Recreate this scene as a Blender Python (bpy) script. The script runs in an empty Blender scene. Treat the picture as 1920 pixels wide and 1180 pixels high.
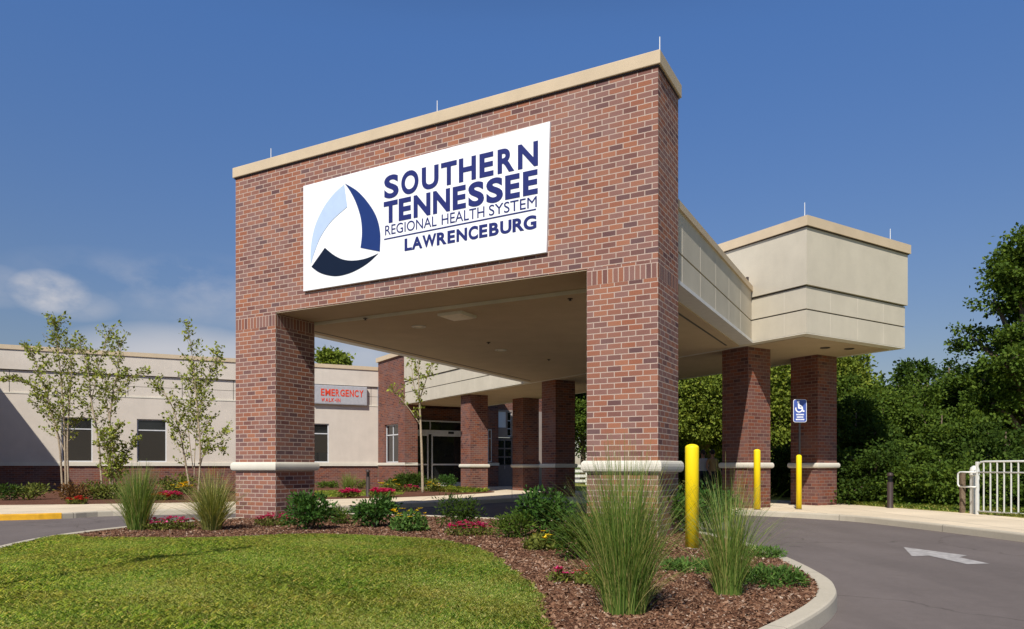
import bpy, bmesh, math, random
import numpy as np
from mathutils import Vector, Matrix

R = math.radians
rng = np.random.default_rng(7)
random.seed(7)
scene = bpy.context.scene
col = scene.collection

# ------------------------------------------------------------------ camera
FPX, HZ, CZ = 1368.0, 875.0, 1.25          # focal length in photo pixels, horizon row, eye height
cam = bpy.data.cameras.new("camera")
cam.sensor_width = 36.0
cam.lens = FPX / 1920 * 36
cam.shift_y = (HZ - 590) / 1920
cam.clip_end = 3000
camo = bpy.data.objects.new("camera", cam)
camo.location = (0, 0, CZ)
camo.rotation_euler = (R(90), 0, 0)
col.objects.link(camo)
scene.camera = camo

# ------------------------------------------------------------------ light
SUN_AZ = Vector((-0.31, -0.951))
SUN_EL = R(46.5)
world = bpy.data.worlds.new("World")
scene.world = world
world.use_nodes = True
wn, wl = world.node_tree.nodes, world.node_tree.links
for n in list(wn):
    wn.remove(n)
wout = wn.new('ShaderNodeOutputWorld')
wbg = wn.new('ShaderNodeBackground')
sky = wn.new('ShaderNodeTexSky')
sky.sky_type = 'NISHITA'
sky.sun_disc = False
sky.sun_elevation = SUN_EL
sky.sun_rotation = math.atan2(SUN_AZ.x, SUN_AZ.y)
sky.air_density = 1.0
sky.dust_density = 0.3
sky.ozone_density = 3.0
wbg.inputs['Strength'].default_value = 0.10
wl.new(wbg.outputs[0], wout.inputs[0])


def wnode(t, **kw):
    n = wn.new(t)
    for k, v in kw.items():
        setattr(n, k, v)
    return n


def wmath(op, a, b=None, c=None):
    n = wnode('ShaderNodeMath', operation=op)
    for i, v in enumerate((a, b, c)):
        if v is None:
            continue
        if isinstance(v, (int, float)):
            n.inputs[i].default_value = v
        else:
            wl.new(v, n.inputs[i])
    return n.outputs[0]


# thin clouds low in the west: banks of vapour at fixed compass directions
wtc = wnode('ShaderNodeTexCoord')
wmp = wnode('ShaderNodeMapping')
wmp.inputs['Scale'].default_value = (7.0, 7.0, 12.0)
wl.new(wtc.outputs['Generated'], wmp.inputs[0])
wno = wnode('ShaderNodeTexNoise')
wno.inputs['Scale'].default_value = 1.6
wno.inputs['Detail'].default_value = 7
wno.inputs['Roughness'].default_value = 0.55
wl.new(wmp.outputs[0], wno.inputs['Vector'])


def bank(d, sx, sz, lo, hi, amount):
    d = Vector(d).normalized()
    t = Vector((d.y, -d.x, 0)).normalized()
    u = d.cross(t).normalized()
    va = wnode('ShaderNodeVectorMath', operation='DOT_PRODUCT')
    vb = wnode('ShaderNodeVectorMath', operation='DOT_PRODUCT')
    vc = wnode('ShaderNodeVectorMath', operation='DOT_PRODUCT')
    for v, w in ((va, t / sx), (vb, u / sz), (vc, d)):
        wl.new(wtc.outputs['Generated'], v.inputs[0])
        v.inputs[1].default_value = w
    r2 = wmath('ADD', wmath('POWER', va.outputs['Value'], 2.0), wmath('POWER', vb.outputs['Value'], 2.0))
    g = wmath('SUBTRACT', 1.0, r2)
    g = wmath('MAXIMUM', g, 0.0)
    g = wmath('MULTIPLY', g, wmath('GREATER_THAN', vc.outputs['Value'], 0.0))
    mr = wnode('ShaderNodeMapRange')
    mr.inputs['From Min'].default_value = lo
    mr.inputs['From Max'].default_value = hi
    wl.new(wno.outputs['Fac'], mr.inputs['Value'])
    return wmath('MULTIPLY', wmath('MULTIPLY', g, mr.outputs[0]), amount)


cl = bank((-866, 1368, 328), 0.042, 0.026, 0.30, 0.56, 1.1)
for args in (((-830, 1368, 303), 0.055, 0.020, 0.28, 0.55, 0.45),
             ((-965, 1368, 338), 0.04, 0.025, 0.30, 0.60, 0.40),
             ((-700, 1368, 352), 0.15, 0.035, 0.36, 0.66, 0.24),
             ((-570, 1368, 312), 0.12, 0.06, 0.36, 0.66, 0.26),
             ((-630, 1368, 195), 0.15, 0.050, -0.30, 0.30, 0.95),
             ((-300, 1368, 215), 0.16, 0.050, 0.1, 0.6, 0.60)):
    cl = wmath('ADD', cl, bank(*args))
cl = wmath('MINIMUM', cl, 0.85)
wtint = wnode('ShaderNodeMix', data_type='RGBA', blend_type='MULTIPLY')
wtint.inputs[0].default_value = 1.0
wl.new(sky.outputs[0], wtint.inputs[6])
wsep = wnode('ShaderNodeSeparateXYZ')
wl.new(wtc.outputs['Generated'], wsep.inputs[0])
welev = wnode('ShaderNodeMapRange')
welev.inputs['From Min'].default_value = 0.12
welev.inputs['From Max'].default_value = 0.50
wl.new(wsep.outputs['Z'], welev.inputs['Value'])
wtone = wnode('ShaderNodeMix', data_type='RGBA')      # polarised sky: deeper blue overhead
wl.new(welev.outputs[0], wtone.inputs[0])
wtone.inputs[6].default_value = (0.555, 0.50, 0.50, 1)
wtone.inputs[7].default_value = (0.60, 0.81, 1.08, 1)
wzen = wnode('ShaderNodeMapRange')  # sky above the view dimmed to weaken the fill on shaded faces
wzen.inputs['From Min'].default_value = 0.52
wzen.inputs['From Max'].default_value = 0.80
wzen.inputs['To Min'].default_value = 1.0
wzen.inputs['To Max'].default_value = 0.45
wl.new(wsep.outputs['Z'], wzen.inputs['Value'])
wdeep = wnode('ShaderNodeMix', data_type='RGBA', blend_type='MULTIPLY')
wdeep.inputs[0].default_value = 1.0
wl.new(wtone.outputs[2], wdeep.inputs[6])
wl.new(wzen.outputs[0], wdeep.inputs[7])
wl.new(wdeep.outputs[2], wtint.inputs[7])
wmix = wnode('ShaderNodeMix', data_type='RGBA')
wl.new(cl, wmix.inputs[0])
wl.new(wtint.outputs[2], wmix.inputs[6])
wmix.inputs[7].default_value = (4.6, 4.6, 4.9, 1)
wl.new(wmix.outputs[2], wbg.inputs['Color'])

sun = bpy.data.lights.new("sun", 'SUN')
sun.energy = 4.2
sun.angle = R(0.55)
sun.color = (1.0, 0.945, 0.86)
suno = bpy.data.objects.new("sun", sun)
sd = Vector((SUN_AZ.x, SUN_AZ.y, 0)).normalized() * math.cos(SUN_EL) + Vector((0, 0, math.sin(SUN_EL)))
suno.rotation_euler = sd.to_track_quat('Z', 'Y').to_euler()
suno.location = sd * 60
col.objects.link(suno)

scene.view_settings.view_transform = 'Standard'
scene.view_settings.look = 'None'
scene.view_settings.exposure = 0.35
scene.view_settings.gamma = 1.0
scene.cycles.max_bounces = 6
scene.cycles.diffuse_bounces = 3
scene.cycles.glossy_bounces = 2
scene.cycles.transparent_max_bounces = 4
scene.cycles.use_denoising = True

# ------------------------------------------------------------------ node helpers


class Mat:
    def __init__(self, name, rough=0.85, spec=0.3):
        self.m = bpy.data.materials.new(name)
        self.m.use_nodes = True
        self.n, self.l = self.m.node_tree.nodes, self.m.node_tree.links
        self.b = self.n['Principled BSDF']
        self.b.inputs['Roughness'].default_value = rough
        self.b.inputs['Specular IOR Level'].default_value = spec

    def node(self, t, ins=None, **kw):
        n = self.n.new(t)
        for k, v in kw.items():
            setattr(n, k, v)
        for k, v in (ins or {}).items():
            self.set(n.inputs[k], v)
        return n

    def set(self, s, v):
        if hasattr(v, 'is_output') or isinstance(v, bpy.types.NodeSocket):
            self.l.new(v, s)
        else:
            s.default_value = v

    def math(self, op, a, b=0.0):
        n = self.node('ShaderNodeMath', operation=op)
        self.set(n.inputs[0], a)
        self.set(n.inputs[1], b)
        return n.outputs[0]

    def noise(self, scale, detail=3, rough=0.5, coord=None, stretch=None):
        if coord is None:
            tc = self.node('ShaderNodeTexCoord')
            coord = tc.outputs['Object']
        if stretch:
            mp = self.node('ShaderNodeMapping')
            mp.inputs['Scale'].default_value = stretch
            self.l.new(coord, mp.inputs[0])
            coord = mp.outputs[0]
        return self.node('ShaderNodeTexNoise', {'Vector': coord, 'Scale': scale, 'Detail': detail, 'Roughness': rough}).outputs['Fac']

    def ramp(self, fac, stops, interp='LINEAR'):
        r = self.node('ShaderNodeValToRGB', {'Fac': fac})
        cr = r.color_ramp
        cr.interpolation = interp
        while len(cr.elements) < len(stops):
            cr.elements.new(0.5)
        for e, (p, c) in zip(cr.elements, stops):
            e.position = p
            e.color = (*c, 1) if len(c) == 3 else c
        return r.outputs[0]

    def mix(self, fac, a, b, mode='MIX'):
        n = self.node('ShaderNodeMix', data_type='RGBA', blend_type=mode)
        self.set(n.inputs[0], fac)
        for i, v in ((6, a), (7, b)):
            if isinstance(v, tuple) and len(v) == 3:
                v = (*v, 1)
            self.set(n.inputs[i], v)
        return n.outputs[2]

    def color(self, c):
        if isinstance(c, tuple) and len(c) == 3:
            c = (*c, 1)
        self.set(self.b.inputs['Base Color'], c)
        return self

    def bump(self, h, strength=0.3, dist=0.01):
        bn = self.node('ShaderNodeBump', {'Height': h, 'Strength': strength, 'Distance': dist})
        self.l.new(bn.outputs[0], self.b.inputs['Normal'])
        return self


def g3(v):
    return (v, v, v)


def plain(name, c, rough=0.7, spec=0.3, metal=0.0, var=0.08, scale=6.0):
    m = Mat(name, rough, spec)
    f = m.noise(scale, 4, 0.6)
    m.color(m.ramp(f, [(0.3, tuple(x * (1 - var) for x in c)), (0.7, tuple(min(1, x * (1 + var)) for x in c))]))
    m.b.inputs['Metallic'].default_value = metal
    return m.m


def brick_mat(name, pal, mortar, shift=0.5):
    m = Mat(name, 0.85, 0.2)
    uv = m.node('ShaderNodeUVMap').outputs[0]
    wob = m.node('ShaderNodeTexNoise', {'Vector': uv, 'Scale': 14.0, 'Detail': 2.0})
    off = m.node('ShaderNodeVectorMath', {0: wob.outputs['Color'], 1: (0.006, 0.006, 0.0)}, operation='MULTIPLY')
    uvw = m.node('ShaderNodeVectorMath', {0: uv, 1: off.outputs[0]}, operation='ADD').outputs[0]
    b = m.node('ShaderNodeTexBrick', {'Vector': uvw, 'Color1': (0, 0, 0, 1), 'Color2': (1, 1, 1, 1), 'Mortar': (0.5, 0.5, 0.5, 1),
                                      'Scale': 1.0, 'Mortar Size': 0.0088, 'Mortar Smooth': 0.2, 'Bias': 0.0,
                                      'Brick Width': 0.2425, 'Row Height': 0.0923})
    b.offset = shift
    # a second, shifted sample mixed in gives several independent tones
    c = m.ramp(b.outputs['Color'], pal)
    big = m.noise(0.9, 3, 0.6, uv)
    fine = m.noise(60.0, 3, 0.6, uv)
    c = m.mix(0.55, c, m.ramp(fine, [(0.3, (0.72, 0.72, 0.72)), (0.7, (1.2, 1.2, 1.2))]), 'MULTIPLY')
    c = m.mix(m.ramp(big, [(0.42, g3(0.0)), (0.70, g3(0.30))]), c, (0.27, 0.19, 0.175))  # greyish patches that paint a sheen into the brick colour
    mo = m.mix(0.5, mortar, m.ramp(fine, [(0.3, tuple(x * .7 for x in mortar)), (0.7, tuple(min(1, x * 1.15) for x in mortar))]))
    m.color(m.mix(b.outputs['Fac'], c, mo))
    inv = m.math('SUBTRACT', 1.0, b.outputs['Fac'])
    m.bump(m.math('ADD', inv, m.math('MULTIPLY', fine, 0.25)), 0.55, 0.008)
    return m.m


M = {}
PAL = [(0.0, (0.123, 0.064, 0.063)), (0.12, (0.175, 0.078, 0.063)), (0.24, (0.234, 0.113, 0.090)), (0.42, (0.240, 0.124, 0.102)),
       (0.58, (0.263, 0.113, 0.077)), (0.74, (0.287, 0.106, 0.061)), (0.87, (0.305, 0.125, 0.074)), (1.0, (0.355, 0.142, 0.078))]
M['brick'] = brick_mat('brick', PAL, (0.49, 0.375, 0.305))
M['brick_soldier'] = brick_mat('soldier_brick', PAL, (0.49, 0.375, 0.305), 0.0)
M['brick_shaded'] = brick_mat('brick_walkway_shaded', [(p, tuple(x * k for x, k in zip(c, (0.66, 0.54, 0.52)))) for p, c in PAL], (0.25, 0.165, 0.13))  # redder walkway brick, darkened further so its colour stands in for shade


def stucco(name, c):
    m = Mat(name, 0.92, 0.15)
    f = m.noise(1.3, 4, 0.6)
    f2 = m.noise(90.0, 4, 0.65)
    st = m.noise(2.0, 4, 0.6, stretch=(2.2, 2.2, 0.22))
    base = m.ramp(f, [(0.3, tuple(x * .93 for x in c)), (0.7, tuple(x * 1.05 for x in c))])
    base = m.mix(0.5, base, m.ramp(f2, [(0.3, g3(0.86)), (0.7, g3(1.1))]), 'MULTIPLY')
    base = m.mix(0.18, base, m.ramp(st, [(0.35, g3(0.9)), (0.6, g3(1.03))]), 'MULTIPLY')
    m.color(base)
    m.bump(f2, 0.35, 0.006)
    return m.m


M['stucco'] = stucco('cream_stucco', (0.55, 0.50, 0.40))
M['stucco_grey'] = stucco('greige_stucco', (0.62, 0.555, 0.475))
M['coping'] = stucco('tan_coping', (0.58, 0.465, 0.32))
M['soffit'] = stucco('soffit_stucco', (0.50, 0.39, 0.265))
M['stone'] = stucco('cast_stone', (0.66, 0.62, 0.52))
M['joint'] = stucco('joint_sealant', (0.60, 0.55, 0.455))
M['dark_gap'] = plain('shadow_gap', (0.10, 0.09, 0.08))


def concrete(name, c, jw, jh, joint=0.012, uvmode=True):
    m = Mat(name, 0.9, 0.2)
    uv = m.node('ShaderNodeUVMap').outputs[0]
    b = m.node('ShaderNodeTexBrick', {'Vector': uv, 'Color1': (0, 0, 0, 1), 'Color2': (1, 1, 1, 1), 'Mortar': (0.5, 0.5, 0.5, 1), 'Scale': 1.0,
                                      'Mortar Size': joint, 'Mortar Smooth': 0.3, 'Brick Width': jw, 'Row Height': jh})
    b.offset = 0.0
    slab = m.ramp(b.outputs['Color'], [(0, tuple(x * .93 for x in c)), (1, tuple(x * 1.05 for x in c))])
    f = m.noise(0.7, 5, 0.65)
    f2 = m.noise(45.0, 4, 0.7)
    base = m.mix(0.7, slab, m.ramp(f, [(0.3, (0.80, 0.79, 0.78)), (0.65, (1.06, 1.05, 1.04))]), 'MULTIPLY')
    base = m.mix(0.6, base, m.ramp(f2, [(0.3, g3(0.85)), (0.7, g3(1.1))]), 'MULTIPLY')
    base = m.mix(b.outputs['Fac'], base, (0.16, 0.14, 0.11))
    m.color(base)
    m.bump(f2, 0.3, 0.004)
    return m.m


M['concrete'] = concrete('pavement_concrete', (0.70, 0.59, 0.43), 1.5, 1.5)
M['kerb'] = concrete('kerb_concrete', (0.50, 0.45, 0.355), 3.0, 50.0, 0.008)
M['yellow_kerb'] = plain('yellow_kerb_paint', (0.72, 0.38, 0.02), 0.7, var=0.25, scale=3)


def asphalt():
    m = Mat('asphalt', 0.92, 0.2)
    f = m.noise(160.0, 3, 0.7)
    f2 = m.noise(0.45, 5, 0.6)
    f3 = m.noise(9.0, 4, 0.7)
    tr = m.noise(0.8, 4, 0.6, stretch=(2.0, 0.35, 1))
    c = m.ramp(f, [(0.25, (0.095, 0.080, 0.074)), (0.5, (0.147, 0.123, 0.113)), (0.78, (0.24, 0.204, 0.190))])
    c = m.mix(0.8, c, m.ramp(f2, [(0.3, g3(0.86)), (0.7, g3(1.10))]), 'MULTIPLY')
    c = m.mix(0.7, c, m.ramp(f3, [(0.3, g3(0.9)), (0.7, g3(1.08))]), 'MULTIPLY')
    c = m.mix(0.6, c, m.ramp(tr, [(0.35, g3(0.84)), (0.62, g3(1.05))]), 'MULTIPLY')
    vo = m.node('ShaderNodeTexVoronoi', {'Scale': 0.22}, feature='DISTANCE_TO_EDGE')
    tc = m.node('ShaderNodeTexCoord')
    wv = m.node('ShaderNodeTexNoise', {'Vector': tc.outputs['Object'], 'Scale': 1.5, 'Detail': 5.0})
    ad = m.node('ShaderNodeVectorMath', {0: tc.outputs['Object'], 1: wv.outputs['Color']}, operation='ADD')
    m.l.new(ad.outputs[0], vo.inputs['Vector'])
    c = m.mix(m.ramp(vo.outputs['Distance'], [(0.0, g3(0.55)), (0.006, g3(0.0))]), c, (0.05, 0.04, 0.036))
    oil = m.noise(2.3, 2, 0.4)
    c = m.mix(m.ramp(oil, [(0.70, g3(0.0)), (0.78, g3(0.35))]), c, (0.07, 0.06, 0.055))
    grit = m.noise(420.0, 2, 0.6)
    c = m.mix(m.ramp(grit, [(0.66, g3(0.0)), (0.72, g3(0.55))]), c, (0.40, 0.36, 0.32))
    m.color(c)
    m.bump(f, 0.4, 0.006)
    return m.m


M['asphalt'] = asphalt()


def soil(name, a, b, c, s=28.0):
    m = Mat(name, 0.95, 0.1)
    f = m.noise(s, 5, 0.7)
    f2 = m.noise(1.1, 4, 0.6)
    k = m.ramp(f, [(0.28, a), (0.5, b), (0.74, c)])
    k = m.mix(0.6, k, m.ramp(f2, [(0.3, g3(0.8)), (0.7, g3(1.12))]), 'MULTIPLY')
    m.color(k)
    m.bump(f, 0.8, 0.03)
    return m.m


M['mulch'] = soil('mulch_bed', (0.05, 0.022, 0.014), (0.13, 0.058, 0.036), (0.24, 0.12, 0.075))
M['turf'] = soil('turf_soil', (0.13, 0.145, 0.028), (0.26, 0.27, 0.06), (0.38, 0.34, 0.12), 18.0)
M['earth'] = soil('rough_grass', (0.05, 0.065, 0.02), (0.09, 0.11, 0.03), (0.14, 0.15, 0.05), 6.0)


def island_ramp(name, stops, rough=0.6, trans=0.0, patch=None, spec=0.3):
    """leaf, chip or blade colour: random per loose piece, plus slow patches across the ground"""
    m = Mat(name, rough, spec)
    g = m.node('ShaderNodeNewGeometry')
    c = m.ramp(g.outputs['Random Per Island'], stops)
    if patch:
        tc = m.node('ShaderNodeTexCoord')
        f = m.noise(patch[0], 4, 0.6, tc.outputs['Object'])
        c = m.mix(m.ramp(f, [(0.42, g3(0.0)), (0.68, g3(patch[2]))]), c, patch[1])
    m.color(c)
    if trans:
        t = m.node('ShaderNodeBsdfTranslucent')
        m.l.new(m.mix(1.0, c, (1.25, 1.2, 0.5), 'MULTIPLY'), t.inputs['Color'])
        mx = m.node('ShaderNodeMixShader', {0: trans})
        m.l.new(m.b.outputs[0], mx.inputs[1])
        m.l.new(t.outputs[0], mx.inputs[2])
        m.l.new(mx.outputs[0], m.n['Material Output'].inputs[0])
    return m.m


def leafmat(name, c, trans=0.3, var=0.45, rough=0.5, hue=0.25):
    a = tuple(x * (1 - var) for x in c)
    b = (c[0] * (1 + hue + var * .6), c[1] * (1 + var * .6), c[2] * (1 + var * 0.3))
    return island_ramp(name, [(0.0, a), (0.5, c), (1.0, b)], rough + 0.15, trans, None, 0.12)


M['leaf_dark'] = leafmat('dark_leaves', (0.047, 0.089, 0.013))
M['leaf_mid'] = leafmat('green_leaves', (0.085, 0.144, 0.020))
M['leaf_bright'] = leafmat('bright_leaves', (0.183, 0.247, 0.037))
M['leaf_birch'] = leafmat('birch_leaves', (0.235, 0.288, 0.048), 0.25)
M['leaf_laurel'] = leafmat('laurel_leaves', (0.045, 0.108, 0.019), 0.2, 0.5, 0.38)
M['leaf_olive'] = leafmat('olive_leaves', (0.140, 0.169, 0.034), 0.25)
M['leaf_cover'] = leafmat('ground_cover_leaves', (0.098, 0.194, 0.042), 0.3)
M['leaf_russet'] = leafmat('russet_leaves', (0.16, 0.085, 0.03), 0.25)
M['reed'] = island_ramp('ornamental_blades', [(0, (0.085, 0.165, 0.028)), (0.5, (0.18, 0.28, 0.055)), (0.82, (0.33, 0.37, 0.10)), (1, (0.56, 0.46, 0.19))], 0.5, 0.4)
M['reed_pale'] = island_ramp('pale_ornamental_blades', [(0, (0.13, 0.18, 0.03)), (0.5, (0.27, 0.30, 0.08)), (1, (0.50, 0.43, 0.16))], 0.5, 0.3)
M['lawn'] = island_ramp('lawn_blades', [(0, (0.10, 0.22, 0.04)), (0.5, (0.32, 0.48, 0.095)), (0.82, (0.56, 0.63, 0.17)), (1, (0.78, 0.64, 0.33))], 0.6, 0.5, (1.1, (0.56, 0.43, 0.17), 0.45), 0.15)
M['chips'] = island_ramp('bark_chips', [(0, (0.045, 0.020, 0.012)), (0.4, (0.13, 0.060, 0.033)), (0.75, (0.225, 0.117, 0.068)), (0.94, (0.34, 0.21, 0.135)), (1, (0.46, 0.36, 0.28))], 0.85, 0, None, 0.15)
M['pink'] = island_ramp('pink_petals', [(0, (0.45, 0.01, 0.10)), (0.6, (0.68, 0.03, 0.20)), (1, (0.80, 0.12, 0.32))], 0.5, 0.25)
M['red'] = island_ramp('red_petals', [(0, (0.45, 0.02, 0.02)), (1, (0.70, 0.08, 0.06))], 0.5, 0.25)
M['gold'] = island_ramp('yellow_petals', [(0, (0.84, 0.52, 0.01)), (1, (0.92, 0.70, 0.03))], 0.5, 0.2)
M['white_petal'] = plain('white_petals', (0.8, 0.78, 0.7))
M['bark'] = soil('bark', (0.07, 0.05, 0.035), (0.14, 0.105, 0.075), (0.24, 0.19, 0.14), 20.0)
M['pale_bark'] = soil('pale_bark', (0.26, 0.20, 0.13), (0.40, 0.32, 0.22), (0.52, 0.44, 0.33), 18.0)
def sleeve():
    m = Mat('yellow_bollard_sleeve', 0.5, 0.35)
    f = m.noise(5.0, 5, 0.65, stretch=(1.0, 1.0, 0.35))
    s_ = m.noise(28.0, 4, 0.7, stretch=(1.0, 1.0, 2.5))
    c = m.ramp(f, [(0.3, (0.90, 0.64, 0.006)), (0.65, (0.97, 0.74, 0.006))])
    c = m.mix(m.ramp(s_, [(0.66, g3(0.0)), (0.74, g3(0.45))]), c, (0.42, 0.30, 0.06))
    tc = m.node('ShaderNodeTexCoord')
    z = m.node('ShaderNodeSeparateXYZ', {0: tc.outputs['Object']}).outputs['Z']
    splash = m.math('ADD', z, m.math('MULTIPLY', f, 0.25))
    c = m.mix(m.ramp(splash, [(0.10, g3(0.5)), (0.28, g3(0.0))]), c, (0.22, 0.15, 0.07))
    m.color(c)
    return m.m


M['yellow'] = sleeve()
M['bronze'] = plain('bronze_paint', (0.045, 0.030, 0.026), 0.5, 0.4)
M['black'] = plain('black_steel', (0.012, 0.012, 0.013), 0.5, 0.4)
M['sign_white'] = plain('white_sign_face', (0.86, 0.87, 0.88), 0.6, 0.2, var=0.01)
M['navy_text'] = plain('royal_blue_vinyl', (0.018, 0.026, 0.145), 0.6, 0.2, var=0.03)
M['logo_light'] = plain('pale_blue_vinyl', (0.46, 0.58, 0.76), 0.6, 0.2, var=0.03)
M['logo_blue'] = plain('blue_vinyl', (0.012, 0.036, 0.16), 0.6, 0.2, var=0.03)
M['logo_navy'] = plain('navy_vinyl', (0.003, 0.010, 0.030), 0.6, 0.2, var=0.03)
M['alu'] = plain('aluminium_frame', (0.58, 0.59, 0.60), 0.45, 0.5, 0.0)
M['sign_grey'] = plain('grey_sign_box', (0.40, 0.40, 0.42), 0.5, 0.4)
M['red_letter'] = plain('red_letters', (0.68, 0.06, 0.025), 0.5, 0.3)
M['white_paint'] = plain('white_rail_paint', (0.68, 0.68, 0.64), 0.45, 0.4)
M['road_paint'] = plain('worn_road_paint', (0.36, 0.34, 0.325), 0.85, 0.2, var=0.35, scale=9)
M['blue_sign'] = plain('blue_sign_face', (0.055, 0.10, 0.36), 0.45, 0.3, var=0.03)
M['wood'] = soil('brown_timber', (0.10, 0.07, 0.045), (0.18, 0.13, 0.09), (0.26, 0.2, 0.14), 12)
M['rod'] = plain('aluminium_rod', (0.75, 0.75, 0.73), 0.4, 0.5)
M['flash'] = plain('pale_metal_flashing', (0.68, 0.67, 0.65), 0.5, 0.4)
M['door'] = plain('taupe_door_paint', (0.20, 0.16, 0.15), 0.6, 0.3)
M['lens'] = plain('frosted_light_lens', (0.85, 0.76, 0.60), 0.5, 0.4)


def glass(name, c, rough):
    m = Mat(name, rough, 0.6)
    f = m.noise(0.6, 3, 0.5)
    m.color(m.ramp(f, [(0.3, tuple(x * .6 for x in c)), (0.7, c)]))
    return m.m


M['glass'] = glass('dark_window_glass', (0.020, 0.021, 0.022), 0.05)


def blind():
    m = Mat('window_blind', 0.35, 0.5)
    tc = m.node('ShaderNodeTexCoord')
    w = m.node('ShaderNodeTexWave', {'Vector': tc.outputs['Object'], 'Scale': 11.0, 'Distortion': 0.0}, bands_direction='Z')
    m.color(m.ramp(w.outputs['Fac'], [(0.2, (0.018, 0.015, 0.011)), (0.6, (0.046, 0.040, 0.030))]))
    return m.m


M['blind'] = blind()

# ------------------------------------------------------------------ object helpers


def tag(o, label=None, cat=None, group=None, kind=None):
    if label:
        o['label'] = label
    if cat:
        o['category'] = cat
    if group:
        o['group'] = group
    if kind:
        o['kind'] = kind
    return o


def empty(name, loc, rz=0.0):
    o = bpy.data.objects.new(name, None)
    o.location = loc
    o.rotation_euler = (0, 0, rz)
    o.empty_display_size = 0.3
    col.objects.link(o)
    return o


def link_mesh(name, me, mat, parent=None, smooth=False):
    if mat is not None:
        for m_ in (mat if isinstance(mat, (list, tuple)) else [mat]):
            me.materials.append(m_)
    if smooth:
        me.polygons.foreach_set('use_smooth', [True] * len(me.polygons))
    o = bpy.data.objects.new(name, me)
    col.objects.link(o)
    if parent is not None:
        o.parent = parent
    return o


def np_mesh(name, V, F):
    V = np.asarray(V, dtype=np.float32)
    F = np.asarray(F, dtype=np.int32)
    me = bpy.data.meshes.new(name)
    k = F.shape[1]
    me.vertices.add(len(V))
    me.vertices.foreach_set('co', V.ravel())
    me.loops.add(F.size)
    me.loops.foreach_set('vertex_index', F.ravel())
    me.polygons.add(len(F))
    me.polygons.foreach_set('loop_start', np.arange(0, F.size, k, dtype=np.int32))
    me.polygons.foreach_set('loop_total', np.full(len(F), k, dtype=np.int32))
    me.update(calc_edges=True)
    me.validate()
    return me


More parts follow.
